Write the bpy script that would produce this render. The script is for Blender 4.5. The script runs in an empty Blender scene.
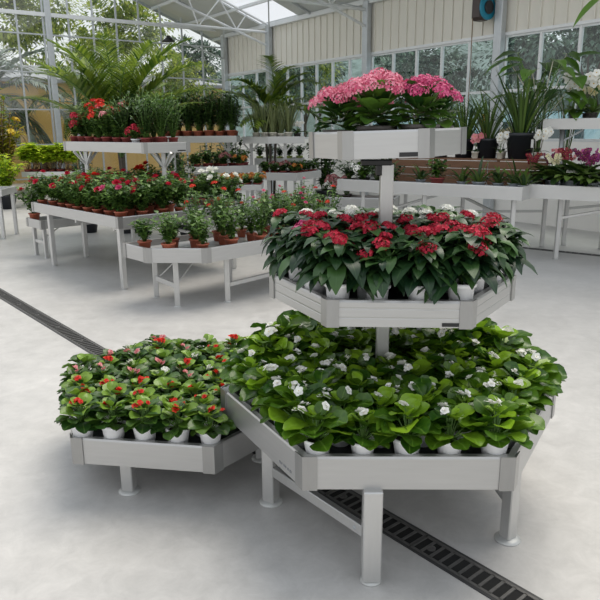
import bpy, math, random
from math import sin, cos, pi, radians, sqrt, atan2
from mathutils import Vector, Matrix
V = Vector
sc = bpy.context.scene
COL = sc.collection
rng = random.Random(7)

# ------------------------------------------------------------------ materials
def new_mat(name):
    m = bpy.data.materials.new(name); m.use_nodes = True
    nt = m.node_tree; nt.nodes.clear()
    out = nt.nodes.new('ShaderNodeOutputMaterial')
    return m, nt, out

def node(nt, t, **kw):
    n = nt.nodes.new(t)
    for k, v in kw.items():
        if k == 'ins':
            for a, b in v.items(): n.inputs[a].default_value = b
        else: setattr(n, k, v)
    return n

def rgba(c): return (c[0], c[1], c[2], 1.0)

def plain(name, col, rough=.5, metal=0., noise=.12, scale=12., bump=0., spec=.5, stretch=None, coord='Object', col2=None):
    m, nt, out = new_mat(name)
    b = node(nt, 'ShaderNodeBsdfPrincipled', ins={'Roughness': rough, 'Metallic': metal, 'Specular IOR Level': spec})
    tc = node(nt, 'ShaderNodeTexCoord')
    mp = node(nt, 'ShaderNodeMapping')
    if stretch: mp.inputs['Scale'].default_value = stretch
    nt.links.new(tc.outputs[coord], mp.inputs[0])
    nz = node(nt, 'ShaderNodeTexNoise', ins={'Scale': scale, 'Detail': 5., 'Roughness': .6})
    nt.links.new(mp.outputs[0], nz.inputs['Vector'])
    mx = node(nt, 'ShaderNodeMix', data_type='RGBA')
    lo = tuple(c * (1 - noise) for c in col); hi = col2 or tuple(min(1, c * (1 + noise)) for c in col)
    mx.inputs['A'].default_value = rgba(lo); mx.inputs['B'].default_value = rgba(hi)
    nt.links.new(nz.outputs['Fac'], mx.inputs['Factor'])
    nt.links.new(mx.outputs['Result'], b.inputs['Base Color'])
    if bump:
        bp = node(nt, 'ShaderNodeBump', ins={'Strength': bump, 'Distance': .01})
        nt.links.new(nz.outputs['Fac'], bp.inputs['Height']); nt.links.new(bp.outputs[0], b.inputs['Normal'])
    nt.links.new(b.outputs[0], out.inputs[0])
    return m

def leafy(name, dark, bright, rib=None, rough=.38, trans=.22, ribw=.05, spec=.45, edge=None):
    """leaf/petal surface: point attribute 'leafdata' holds tint (r), position across (g) and along (b) the leaf"""
    m, nt, out = new_mat(name)
    at = node(nt, 'ShaderNodeAttribute', attribute_name='leafdata')
    sp = node(nt, 'ShaderNodeSeparateColor'); nt.links.new(at.outputs['Color'], sp.inputs[0])
    tc = node(nt, 'ShaderNodeTexCoord')
    nz = node(nt, 'ShaderNodeTexNoise', ins={'Scale': 60., 'Detail': 3.})
    nt.links.new(tc.outputs['Object'], nz.inputs['Vector'])
    ad = node(nt, 'ShaderNodeMath', operation='MULTIPLY_ADD', ins={1: .3, 2: -.15}); nt.links.new(nz.outputs['Fac'], ad.inputs[0])
    a2 = node(nt, 'ShaderNodeMath', operation='ADD', use_clamp=True)
    nt.links.new(ad.outputs[0], a2.inputs[0]); nt.links.new(sp.outputs[0], a2.inputs[1])
    mx = node(nt, 'ShaderNodeMix', data_type='RGBA'); mx.inputs['A'].default_value = rgba(dark); mx.inputs['B'].default_value = rgba(bright)
    nt.links.new(a2.outputs[0], mx.inputs['Factor'])
    colour = mx.outputs['Result']
    if rib or edge:
        d = node(nt, 'ShaderNodeMath', operation='SUBTRACT', ins={1: .5}); nt.links.new(sp.outputs[1], d.inputs[0])
        ab = node(nt, 'ShaderNodeMath', operation='ABSOLUTE'); nt.links.new(d.outputs[0], ab.inputs[0])
        if rib:
            lt = node(nt, 'ShaderNodeMapRange', ins={1: 0., 2: ribw, 3: .55, 4: 0.}); nt.links.new(ab.outputs[0], lt.inputs[0])
            m2 = node(nt, 'ShaderNodeMix', data_type='RGBA'); m2.inputs['B'].default_value = rgba(rib)
            nt.links.new(lt.outputs[0], m2.inputs['Factor']); nt.links.new(colour, m2.inputs['A']); colour = m2.outputs['Result']
        if edge:
            lt = node(nt, 'ShaderNodeMapRange', ins={1: .30, 2: .5, 3: 0., 4: .8}); nt.links.new(ab.outputs[0], lt.inputs[0])
            m2 = node(nt, 'ShaderNodeMix', data_type='RGBA'); m2.inputs['B'].default_value = rgba(edge)
            nt.links.new(lt.outputs[0], m2.inputs['Factor']); nt.links.new(colour, m2.inputs['A']); colour = m2.outputs['Result']
    b = node(nt, 'ShaderNodeBsdfPrincipled', ins={'Roughness': rough, 'Specular IOR Level': spec})
    nt.links.new(colour, b.inputs['Base Color'])
    if trans:
        tr = node(nt, 'ShaderNodeBsdfTranslucent'); nt.links.new(colour, tr.inputs[0])
        ms = node(nt, 'ShaderNodeMixShader', ins={0: trans})
        nt.links.new(b.outputs[0], ms.inputs[1]); nt.links.new(tr.outputs[0], ms.inputs[2]); nt.links.new(ms.outputs[0], out.inputs[0])
    else: nt.links.new(b.outputs[0], out.inputs[0])
    return m

def glass(name, tint=(.93, .97, .97), refl=.10):
    m, nt, out = new_mat(name)
    t = node(nt, 'ShaderNodeBsdfTransparent', ins={0: rgba(tint)})
    g = node(nt, 'ShaderNodeBsdfGlossy', ins={'Roughness': .03})
    ms = node(nt, 'ShaderNodeMixShader', ins={0: refl})
    nt.links.new(t.outputs[0], ms.inputs[1]); nt.links.new(g.outputs[0], ms.inputs[2]); nt.links.new(ms.outputs[0], out.inputs[0])
    return m

M = {}
M['alu'] = plain('brushed_aluminium', (.50, .50, .495), .38, .74, .08, 5., stretch=(1, 1, 14))
M['alu_corner'] = plain('anodised_corner', (.36, .36, .355), .34, .78, .08, 7., stretch=(6, 6, 1))
M['alu_leg'] = plain('aluminium_tube', (.58, .58, .57), .40, .72, .08, 8., stretch=(6, 6, 1))
M['white_metal'] = plain('white_coated_metal', (.58, .58, .57), .4, .35, .05, 6.)
M['mat'] = plain('dark_capillary_mat', (.045, .048, .05), .75, 0, .3, 40., bump=.2)
M['zinc_bed'] = plain('zinc_tray_bed', (.42, .43, .44), .45, .4, .2, 9.)
M['plate'] = plain('dark_name_plate', (.012, .012, .014), .4, 0, .2, 30.)
M['ink'] = plain('grey_print', (.22, .23, .24), .5, 0, .1, 30.)
M['pot_white'] = plain('white_plastic_pot', (.90, .91, .93), .38, 0, .02, 20.)
M['pot_cream'] = plain('cream_plastic_pot', (.72, .69, .60), .45, 0, .05, 20.)
M['pot_terra'] = plain('terracotta_pot', (.36, .095, .05), .6, 0, .2, 22.)
M['pot_red'] = plain('maroon_pot', (.25, .045, .04), .6, 0, .2, 22.)
M['pot_dark'] = plain('brown_grey_pot', (.085, .075, .068), .55, 0, .15, 22.)
M['pot_black'] = plain('blue_black_pot', (.012, .015, .020), .45, 0, .2, 22.)
M['pot_grey'] = plain('grey_pot', (.36, .39, .42), .45, 0, .06, 22.)
M['pot_lime'] = plain('lime_pot', (.45, .55, .14), .45, 0, .06, 22.)
M['soil'] = plain('potting_soil', (.030, .020, .014), .95, 0, .5, 90., bump=.5)
M['stem'] = plain('green_stem', (.10, .20, .04), .5, 0, .2, 30.)
M['cane'] = plain('brown_cane', (.20, .13, .07), .6, 0, .25, 30.)
M['pale_stem'] = plain('pale_stem', (.62, .60, .48), .5, 0, .1, 20.)
M['trunk'] = plain('bark', (.10, .085, .07), .9, 0, .35, 14., bump=.8)
M['white_tag'] = plain('white_tag', (.8, .8, .78), .5, 0, .02, 20.)
M['begonia_leaf'] = leafy('begonia_leaf', (.020, .080, .006), (.32, .54, .03), (.22, .38, .06), .30, .28, spec=.5)
M['red_begonia_leaf'] = leafy('red_begonia_leaf', (.020, .068, .012), (.22, .37, .04), (.16, .27, .05), .34, .22, spec=.5)
M['pentas_leaf'] = leafy('pentas_leaf', (.008, .032, .012), (.055, .13, .030), (.07, .14, .05), .38, .15, spec=.45)
M['kalanchoe_leaf'] = leafy('kalanchoe_leaf', (.016, .055, .010), (.11, .22, .03), (.12, .24, .05), .30, .12, spec=.5)
M['rose_leaf'] = leafy('rose_leaf', (.026, .075, .014), (.17, .30, .055), None, .42, .25)
M['dark_leaf'] = leafy('dark_leaf', (.012, .038, .010), (.07, .14, .028), None, .36, .15)
M['lime_leaf'] = leafy('lime_leaf', (.20, .36, .015), (.72, .82, .06), None, .42, .5)
M['croton_leaf'] = leafy('croton_leaf', (.10, .20, .02), (.62, .50, .03), (.55, .5, .05), .42, .32)
M['palm_leaf'] = leafy('palm_leaf', (.045, .11, .014), (.30, .40, .05), None, .42, .35)
M['sword_leaf'] = leafy('sword_leaf', (.055, .085, .03), (.20, .24, .10), None, .45, .1, edge=(.30, .33, .12))
M['strap_leaf'] = leafy('strap_leaf', (.018, .05, .014), (.12, .20, .035), (.10, .18, .06), .34, .15)
M['broad_leaf'] = leafy('broad_leaf', (.025, .085, .012), (.13, .27, .03), (.22, .34, .10), .32, .22)
M['variegated_leaf'] = leafy('variegated_leaf', (.02, .06, .02), (.25, .34, .14), (.62, .66, .5), .4, .15, ribw=.16)
M['grey_palm_leaf'] = leafy('grey_palm_leaf', (.07, .11, .085), (.30, .36, .30), None, .45, .2)
M['tree_leaf'] = leafy('tree_leaf', (.10, .18, .03), (.50, .56, .10), None, .55, .5)
M['blue_tree_leaf'] = leafy('blue_tree_leaf', (.020, .060, .045), (.26, .38, .28), None, .5, .35)
def petal_mat(n, a, b, rib=None): return leafy(n, a, b, rib, .5, .25, spec=.3)
M['white_petal'] = petal_mat('white_petal', (.84, .84, .78), (.95, .95, .92))
M['pale_pink_petal'] = petal_mat('pale_pink_petal', (.72, .22, .26), (.85, .42, .42))
M['scarlet_petal'] = petal_mat('scarlet_petal', (.50, .012, .010), (.78, .05, .025))
M['crimson_petal'] = petal_mat('crimson_petal', (.30, .006, .020), (.62, .03, .07))
M['pink_petal'] = petal_mat('pink_petal', (.62, .10, .20), (.84, .34, .44))
M['magenta_petal'] = petal_mat('magenta_petal', (.48, .030, .14), (.76, .16, .32))
M['violet_petal'] = petal_mat('violet_petal', (.28, .03, .20), (.55, .12, .42))
M['plum_petal'] = petal_mat('plum_petal', (.10, .008, .05), (.30, .03, .16))
M['orange_petal'] = petal_mat('orange_petal', (.55, .16, .03), (.80, .36, .08))
M['yellow_petal'] = petal_mat('yellow_petal', (.70, .42, .02), (.88, .66, .10))
M['burgundy_petal'] = petal_mat('burgundy_petal', (.14, .008, .02), (.34, .03, .06))
M['cream_petal'] = petal_mat('cream_petal', (.75, .68, .42), (.88, .84, .64))
M['heather_petal'] = petal_mat('heather_petal', (.26, .08, .09), (.48, .20, .20))
M['yellow_eye'] = plain('yellow_eye', (.75, .50, .05), .6, 0, .1, 40.)
M['glass'] = glass('clear_glass')
M['window_glass'] = glass('window_glass', (.82, .92, .95), .07)
M['skylight_glass'] = glass('skylight_sheet', (.92, .94, .97), .06)
M['grate'] = plain('cast_iron_grate', (.115, .112, .108), .45, .3, .3, 40., bump=.2)
M['grate_frame'] = plain('drain_frame', (.06, .06, .062), .5, .4, .25, 20.)
M['pit'] = plain('drain_pit', (.006, .006, .006), .9, 0, .2, 20.)
M['rubber'] = plain('levelling_foot', (.50, .51, .50), .45, .3, .08, 20.)
M['galv'] = plain('galvanised_steel', (.50, .53, .55), .42, .45, .14, 10.)
M['white_steel'] = plain('white_steel', (.70, .72, .73), .4, .2, .06, 10.)
M['roof'] = plain('roof_sheet', (.52, .54, .53), .5, .1, .07, 3.)
M['clad'] = plain('wall_cladding', (.72, .70, .63), .5, .05, .05, 3., stretch=(1, 1, .2))
M['low_wall'] = plain('cream_low_wall', (.90, .88, .84), .6, 0, .04, 4.)
M['ochre'] = plain('ochre_render', (.66, .43, .15), .85, 0, .14, 2.5)
M['slate'] = plain('slate_roof', (.30, .31, .33), .7, 0, .2, 6.)
M['hill'] = plain('wooded_hillside', (.06, .11, .08), .95, 0, .6, 2.2, bump=1., col2=(.32, .40, .37))
M['ground'] = plain('garden_gravel', (.42, .39, .32), .9, 0, .25, 4.)
M['board'] = plain('brown_boards', (.17, .085, .045), .7, 0, .35, 5., stretch=(1, 1, 8))
M['brown'] = plain('brown_plastic', (.045, .028, .025), .4, 0, .15, 10.)
M['teal'] = plain('teal_plastic', (.01, .22, .34), .4, 0, .1, 10.)
M['black'] = plain('black_plastic', (.015, .015, .016), .4, 0, .2, 10.)
M['car_paint'] = plain('pale_blue_paint', (.50, .68, .74), .22, .2, .04, 3.)
M['car_glass'] = plain('car_glass', (.05, .08, .09), .08, 0, .1, 3.)

def floor_mat():
    m, nt, out = new_mat('polished_concrete')
    b = node(nt, 'ShaderNodeBsdfPrincipled', ins={'Specular IOR Level': .5})
    tc = node(nt, 'ShaderNodeTexCoord')
    n1 = node(nt, 'ShaderNodeTexNoise', ins={'Scale': .9, 'Detail': 6., 'Roughness': .62})
    n2 = node(nt, 'ShaderNodeTexNoise', ins={'Scale': 9., 'Detail': 12., 'Roughness': .75, 'Distortion': .5})
    for n in (n1, n2): nt.links.new(tc.outputs['Object'], n.inputs['Vector'])
    r1 = node(nt, 'ShaderNodeValToRGB'); r1.color_ramp.elements[0].position = .3; r1.color_ramp.elements[1].position = .7
    r1.color_ramp.elements[0].color = rgba((.445, .437, .424)); r1.color_ramp.elements[1].color = rgba((.575, .565, .548))
    r2 = node(nt, 'ShaderNodeValToRGB'); r2.color_ramp.elements[0].position = .3; r2.color_ramp.elements[1].position = .65
    r2.color_ramp.elements[0].color = rgba((.80, .80, .80)); r2.color_ramp.elements[1].color = rgba((1, 1, 1))
    nt.links.new(n1.outputs['Fac'], r1.inputs[0]); nt.links.new(n2.outputs['Fac'], r2.inputs[0])
    mx = node(nt, 'ShaderNodeMix', data_type='RGBA', blend_type='MULTIPLY', ins={'Factor': 1.})
    nt.links.new(r1.outputs[0], mx.inputs['A']); nt.links.new(r2.outputs[0], mx.inputs['B'])
    nt.links.new(mx.outputs['Result'], b.inputs['Base Color'])
    mr = node(nt, 'ShaderNodeMapRange', ins={1: .3, 2: .7, 3: .34, 4: .52}); nt.links.new(n2.outputs['Fac'], mr.inputs[0])
    nt.links.new(mr.outputs[0], b.inputs['Roughness'])
    nt.links.new(b.outputs[0], out.inputs[0])
    return m
M['floor'] = floor_mat()

# ------------------------------------------------------------------ mesh helpers
class MB:
    def __init__(s): s.v = []; s.f = []; s.m = []; s.d = []; s.slots = []
    def slot(s, mat):
        if mat not in s.slots: s.slots.append(mat)
        return s.slots.index(mat)
    def add(s, vs, fs, mat, data=None):
        o = len(s.v); k = s.slot(mat)
        s.v += [tuple(p) for p in vs]; s.f += [tuple(i + o for i in f) for f in fs]; s.m += [k] * len(fs)
        s.d += data if data else [(.5, .5, .5)] * len(vs)
    def mesh(s, name, smooth=True):
        me = bpy.data.meshes.new(name); me.from_pydata(s.v, [], s.f)
        for mt in s.slots: me.materials.append(M[mt])
        me.polygons.foreach_set('material_index', s.m)
        me.polygons.foreach_set('use_smooth', [smooth] * len(s.f))
        a = me.attributes.new('leafdata', 'FLOAT_COLOR', 'POINT')
        a.data.foreach_set('color', [c for d in s.d for c in (d[0], d[1], d[2], 1.)])
        me.update()
        return me

def box(mb, c, size, mat, rz=0., ax=None, bev=0.):
    """box centred at c; ax = 3x3 axes matrix, else turned by rz"""
    R = ax or Matrix.Rotation(rz, 3, 'Z')
    hx, hy, hz = (a / 2 for a in size); c = V(c)
    if bev <= 0:
        vs = [c + R @ V((x * hx, y * hy, z * hz)) for z in (-1, 1) for y in (-1, 1) for x in (-1, 1)]
        fs = [(0, 2, 3, 1), (4, 5, 7, 6), (0, 1, 5, 4), (2, 6, 7, 3), (0, 4, 6, 2), (1, 3, 7, 5)]
        mb.add(vs, fs, mat); return
    b = min(bev, hx * .9, hy * .9, hz * .9)
    vs = []; idx = {}
    for sx in (-1, 1):
        for sy in (-1, 1):
            for sz in (-1, 1):
                for a in range(3):
                    h = [hx - b, hy - b, hz - b]; h[a] += b
                    idx[(sx, sy, sz, a)] = len(vs); vs.append(c + R @ V((sx * h[0], sy * h[1], sz * h[2])))
    fs = []
    S = (-1, 1)
    for a in range(3):
        o = [k for k in range(3) if k != a]
        for s in S:
            q = []
            for (p, r) in ((-1, -1), (1, -1), (1, 1), (-1, 1)):
                t = [0, 0, 0]; t[a] = s; t[o[0]] = p; t[o[1]] = r; q.append(idx[(t[0], t[1], t[2], a)])
            fs.append(tuple(q) if (s > 0) == (a != 1) else tuple(reversed(q)))
    for a in range(3):
        o = [k for k in range(3) if k != a]
        for p in S:
            for r in S:
                q = []
                for (s, k) in ((-1, o[0]), (1, o[0]), (1, o[1]), (-1, o[1])):
                    t = [0, 0, 0]; t[a] = s; t[o[0]] = p; t[o[1]] = r; q.append(idx[(t[0], t[1], t[2], k)])
                fs.append(tuple(q))
    for sx in S:
        for sy in S:
            for sz in S: fs.append(tuple(idx[(sx, sy, sz, a)] for a in range(3)))
    mb.add(vs, fs, mat)

def beam(mb, a, b, w, h, mat, up=(0, 0, 1), bev=0.):
    a = V(a); b = V(b); x = (b - a); L = x.length; x.normalize(); up = V(up)
    if abs(x.dot(up)) > .98: up = V((0, 1, 0))
    y = up.cross(x).normalized(); z = x.cross(y)
    R = Matrix((x, y, z)).transposed()
    box(mb, (a + b) / 2, (L, w, h), mat, ax=R, bev=bev)

def tube(mb, pts, r, mat, seg=6, tint=.5):
    pts = [V(p) for p in pts]; n = len(pts)
    rs = r if isinstance(r, (list, tuple)) else [r] * n
    vs = []; fs = []
    for i, p in enumerate(pts):
        t = (pts[min(i + 1, n - 1)] - pts[max(i - 1, 0)]).normalized()
        u = t.cross(V((0, 0, 1)) if abs(t.z) < .9 else V((1, 0, 0))).normalized(); w = t.cross(u)
        for k in range(seg):
            a = 2 * pi * k / seg; vs.append(p + (u * cos(a) + w * sin(a)) * rs[i])
    for i in range(n - 1):
        for k in range(seg):
            k2 = (k + 1) % seg; fs.append((i * seg + k, i * seg + k2, (i + 1) * seg + k2, (i + 1) * seg + k))
    fs.append(tuple(range(seg))[::-1]); fs.append(tuple((n - 1) * seg + k for k in range(seg)))
    mb.add(vs, fs, mat, [(tint, .5, .5)] * len(vs))

def lathe(mb, prof, mat, c=(0, 0, 0), seg=20):
    """prof: (r, z) from the outside bottom round to the inside"""
    vs = []; fs = []; c = V(c)
    for r, z in prof:
        for k in range(seg):
            a = 2 * pi * k / seg; vs.append(c + V((r * cos(a), r * sin(a), z)))
    for i in range(len(prof) - 1):
        for k in range(seg):
            k2 = (k + 1) % seg; fs.append((i * seg + k, i * seg + k2, (i + 1) * seg + k2, (i + 1) * seg + k))
    fs.append(tuple(range(seg))[::-1]); fs.append(tuple((len(prof) - 1) * seg + k for k in range(seg)))
    mb.add(vs, fs, mat)

def prism(mb, poly, z0, z1, mat):
    n = len(poly)
    vs = [(x, y, z0) for x, y in poly] + [(x, y, z1) for x, y in poly]
    fs = [tuple(range(n))[::-1], tuple(range(n, 2 * n))] + [(i, (i + 1) % n, n + (i + 1) % n, n + i) for i in range(n)]
    mb.add(vs, fs, mat)

PROF = {
    'round': [.22, .66, .92, 1.0, .93, .70, .18],
    'oval': [.22, .72, 1.0, .92, .58, .06],
    'lance': [.18, .75, 1.0, .82, .45, .03],
    'strap': [.55, .95, 1.0, .95, .75, .08],
    'blade': [.7, 1.0, .95, .75, .45, .04],
    'heart': [.85, 1.0, .90, .66, .34, .03],
    'petal': [.25, .62, .92, 1.0, .82, .30],
    'quad': [.35, 1.0, .05],
    'petal3': [.3, 1.0, .45],
}
def leaf(mb, base, d, L, W, mat, shape='oval', droop=.3, cup=.2, tint=.5, up=(0, 0, 1), wave=0., cross=3, roll=0.):
    """one leaf blade: starts at base along d, bends down by droop radians, sides raised by cup"""
    prof = PROF[shape]; n = len(prof) - 1
    d = V(d).normalized(); up = V(up)
    side = d.cross(up)
    if side.length < 1e-3: side = d.cross(V((1, 0, 0)))
    side.normalize(); nor = side.cross(d).normalized()
    if roll:
        R = Matrix.Rotation(roll, 3, d); side = R @ side; nor = R @ nor
    p = V(base); vs = []; da = []; fs = []
    ang = 0.; step = L / n
    for i in range(n + 1):
        w = W * .5 * prof[i]
        dd = d * cos(ang) - nor * sin(ang); nn = nor * cos(ang) + d * sin(ang)
        for k in range(cross):
            u = -1 + 2 * k / (cross - 1)
            off = nn * (cup * w * u * u + (wave * w * sin(i * 2.1 + u * 2) if wave else 0.))
            vs.append(p + side * (w * u) + off); da.append((tint, .5 + .5 * u, i / n))
        p = p + dd * step; ang += droop / n
    for i in range(n):
        for k in range(cross - 1):
            a = i * cross + k; fs.append((a, a + 1, a + cross + 1, a + cross))
    mb.add(vs, fs, mat, da)

def sph(az, el): return V((cos(az) * cos(el), sin(az) * cos(el), sin(el)))

def star(mb, c, nrm, r, mat, n=5, tint=.5, flat=.35, w=.8, rot=0., shape='petal3', eye=None, droop=.3):
    """small open flower of n petals"""
    c = V(c); nrm = V(nrm).normalized()
    a = nrm.cross(V((0, 0, 1)) if abs(nrm.z) < .9 else V((1, 0, 0))).normalized(); b = nrm.cross(a)
    for k in range(n):
        t = 2 * pi * k / n + rot
        d = (a * cos(t) + b * sin(t)) * cos(flat) + nrm * sin(flat)
        leaf(mb, c, d, r, r * w, mat, shape, droop, .15, tint, up=nrm)
    if eye:
        box(mb, c + nrm * r * .12, (r * .28,) * 3, eye, bev=r * .1)

def rose_bloom(mb, c, nrm, r, mat, R):
    c = V(c); nrm = V(nrm).normalized()
    for ring, (n, fl, s) in enumerate(((5, .25, 1.), (5, .75, .85), (4, 1.15, .6), (3, 1.35, .4))):
        star(mb, c + nrm * r * .12 * ring, nrm, r * s, mat, n, R.uniform(.1, .9), fl, 1.0, R.random() * 6, 'petal', None, -.5)

# ------------------------------------------------------------------ objects
def link(name, data, parent=None, loc=(0, 0, 0), rz=0., scale=1.):
    o = bpy.data.objects.new(name, data); COL.objects.link(o)
    o.location = loc; o.rotation_euler = (0, 0, rz); o.scale = (scale,) * 3 if not isinstance(scale, tuple) else scale
    if parent: o.parent = parent
    return o
def tag(o, label, cat, group=None, kind=None):
    o['label'] = label; o['category'] = cat
    if group: o['group'] = group
    if kind: o['kind'] = kind
    return o
def thing(name, label, cat, loc=(0, 0, 0), rz=0., group=None):
    o = link(name, None, None, loc, rz); o.empty_display_size = .1
    return tag(o, label, cat, group)
def struct(name, mb, loc=(0, 0, 0), parent=None, smooth=False):
    o = link(name, mb.mesh(name, smooth), parent, loc)
    if parent is None: o['kind'] = 'structure'
    return o
def part(name, mb, parent, loc=(0, 0, 0), rz=0., smooth=False, label=None):
    o = link(name, mb.mesh(name, smooth), parent, loc, rz)
    if label: o['label'] = label
    return o

# ------------------------------------------------------------------ plant kinds: each kind is a list of (part name, mesh)
def pot_mesh(h, rt, rb, mat, seg=18, rim=.004, square=False):
    mb = MB()
    lathe(mb, [(rb * .9, 0), (rb, .003), (rt - rim, h * .86), (rt + rim, h * .87), (rt + rim, h), (rt - .002, h), (rt - .006, h * .8)], mat, seg=seg)
    return mb.mesh('pot')
def soil_mesh(h, rt):
    mb = MB(); n = 14
    vs = [(0, 0, h * .90)] + [((rt - .005) * cos(2 * pi * k / n), (rt - .005) * sin(2 * pi * k / n), h * .84) for k in range(n)]
    mb.add(vs, [(0, 1 + k, 1 + (k + 1) % n) for k in range(n)], 'soil'); return mb.mesh('soil')

def begonia(R, petal, leafmat, s=1., nleaf=20, flowers=4, size=.016):
    """rosette of rounded cupped leaves in a small white pot"""
    h = .088
    fo = MB(); blooms = []
    az = R.random() * 6
    rings = ((8, .10, .048, .070, .014, .0, .3), (8, .28, .046, .078, .034, .0, .55), (6, .42, .030, .074, .054, .1, .9), (5, .62, .016, .060, .068, .4, 1.), (3, .95, .006, .044, .076, .6, 1.))
    for n, el, r0, L, z, tlo, thi in rings:
        for k in range(n):
            az += 2 * pi / n * R.uniform(.8, 1.2) + .13
            e = el + R.uniform(-.2, .2); l = L * s * R.uniform(.78, 1.2)
            d = sph(az, e); b = V((cos(az) * r0 * s, sin(az) * r0 * s, h + z * s + R.uniform(-.008, .012)))
            tube(fo, [(0, 0, h * .85), (b.x * .5, b.y * .5, (h + b.z) / 2), b], .0022, 'stem', 4)
            t = R.uniform(tlo, thi) if R.random() < (.35 if tlo < .3 else .55) else R.uniform(0, .22)
            leaf(fo, b, d, l, l * R.uniform(.88, 1.08), leafmat, 'round', R.uniform(.25, .8), R.uniform(.1, .5), t, cross=5, wave=.08, roll=R.uniform(-.45, .45))
    for k in range(flowers):
        fl = MB(); blooms.append(fl)
        a = R.random() * 6.28; rr = R.uniform(.0, .06) * s
        c = V((cos(a) * rr, sin(a) * rr, h + R.uniform(.088, .115) * s))
        tube(fl, [(c.x * .6, c.y * .6, h + .05), c], .0015, 'stem', 4)
        nn = sph(R.random() * 6.28, R.uniform(.5, 1.4))
        for q in range(R.choice((1, 2, 2, 3))):
            cc = c + V((R.uniform(-1, 1), R.uniform(-1, 1), R.uniform(-.3, .6))) * size * .9
            q1 = R.uniform(.7, 1.2) * size
            star(fl, cc, nn + V((R.uniform(-.5, .5), R.uniform(-.5, .5), 0)), q1, petal, 5, R.random(), .25, .95, R.random() * 6, 'petal', None)
            star(fl, cc + nn * .003, nn, q1 * .62, petal, 4, R.random(), .8, .95, R.random() * 6, 'petal', 'yellow_eye' if petal == 'white_petal' else None)
    ps = [('pot', POT_BEG), ('soil', SOIL_BEG), ('foliage', fo.mesh('foliage'))]
    ps += [('flower', f.mesh('flower')) for f in blooms]
    return ps
POT_BEG = pot_mesh(.092, .050, .037, 'pot_white', rim=.0008); SOIL_BEG = soil_mesh(.088, .049)

def dome(mb, c, r, n, fr, mat, R, petals=5, flat=.5, nrm=(0, 0, 1)):
    """flower head: n florets spread over a dome"""
    c = V(c); nrm = V(nrm).normalized(); q = nrm.to_track_quat('Z', 'Y')
    for k in range(n):
        z = 1 - (k + .5) / n * .95; a = k * 2.39996
        d = q @ V((sqrt(max(0, 1 - z * z)) * cos(a), sqrt(max(0, 1 - z * z)) * sin(a), z * flat + .1))
        star(mb, c + d * r * R.uniform(.80, 1.12), d + V((R.uniform(-.3, .3), R.uniform(-.3, .3), R.uniform(-.2, .3))), fr * R.uniform(.8, 1.2), mat, petals, R.choice((0, .1, .5, .9, 1)), .35, .8, R.random() * 6)

def pentas(R, petal, heads=4, s=1.):
    h = .105; fo = MB(); hd = []
    for st in range(9):
        a0 = st * 2.4 + R.uniform(-.3, .3); lean = R.uniform(.15, .75); H = R.uniform(.10, .165) * s
        top = V((cos(a0) * lean * .12, sin(a0) * lean * .12, h + H))
        tube(fo, [(0, 0, h * .9), (top.x * .4, top.y * .4, h + H * .5), top], .003, 'stem', 4)
        for w in range(5):
            f = .30 + .18 * w; p = V((top.x * f, top.y * f, h + H * f))
            for k in range(4):
                a = a0 + w * .8 + k * 1.57 + R.uniform(-.3, .3)
                L = R.uniform(.068, .112) * s
                leaf(fo, p, sph(a, R.uniform(-.1, .55)), L, L * R.uniform(.42, .55), 'pentas_leaf', 'oval', R.uniform(.7, 1.6), .25, R.random() ** 1.6, cross=3, wave=.1)
        if st < heads:
            fl = MB(); hd.append(fl); dome(fl, top + V((0, 0, .012)), R.uniform(.026, .040) * s, 46, .0075 * s, petal, R, flat=.6, nrm=sph(a0, 1.15))
    for k in range(24):
        a = k * .63 + R.uniform(-.2, .2); L = R.uniform(.12, .175) * s
        leaf(fo, (cos(a) * .03, sin(a) * .03, h + .02 + R.uniform(0, .08)), sph(a, R.uniform(-.15, .35)), L, L * .42, 'pentas_leaf', 'oval', R.uniform(1.1, 1.9), .2, R.random() ** 2 * .8)
    return [('pot', POT_PEN), ('soil', SOIL_PEN), ('foliage', fo.mesh('foliage'))] + [('flower_head', f.mesh('flower_head')) for f in hd]
POT_PEN = pot_mesh(.105, .050, .040, 'pot_white'); SOIL_PEN = soil_mesh(.105, .050)

def kalanchoe(R, petal, s=1., heads=11, hgt=.165):
    h = .10; rt = .075; fo = MB(); fl = MB()
    for k in range(34):
        a = k * 2.4; e = -.15 + 1.1 * (k / 34) + R.uniform(-.1, .2); L = R.uniform(.075, .115) * s
        leaf(fo, (cos(a) * .03, sin(a) * .03, h + .012 + .09 * k / 34), sph(a, e), L, L * R.uniform(.65, .85), 'kalanchoe_leaf', 'round', R.uniform(.2, .8), .3, R.random() ** 1.4, cross=5, wave=.08)
    for k in range(heads):
        a = k * 2.4; rr = .112 * s * sqrt((k + .2) / heads)
        c = V((cos(a) * rr, sin(a) * rr, h + hgt * s - rr * rr * 4.2 + R.uniform(-.012, .012)))
        tube(fl, [(c.x * .3, c.y * .3, h + .05), (c.x * .8, c.y * .8, c.z - .03), c], .003, 'stem', 4)
        dome(fl, c, .044 * s, 85, .0068 * s, petal, R, 4, .75, (c.x * 3, c.y * 3, .5))
    mb = MB(); lathe(mb, [(.055, 0), (.06, .004), (rt, h * .8), (rt + .007, h * .82), (rt + .007, h), (rt - .002, h), (rt - .008, h * .8)], 'pot_dark', seg=20)
    return [('pot', mb.mesh('pot')), ('soil', soil_mesh(h, rt)), ('foliage', fo.mesh('foliage')), ('flowers', fl.mesh('flowers'))]

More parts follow.
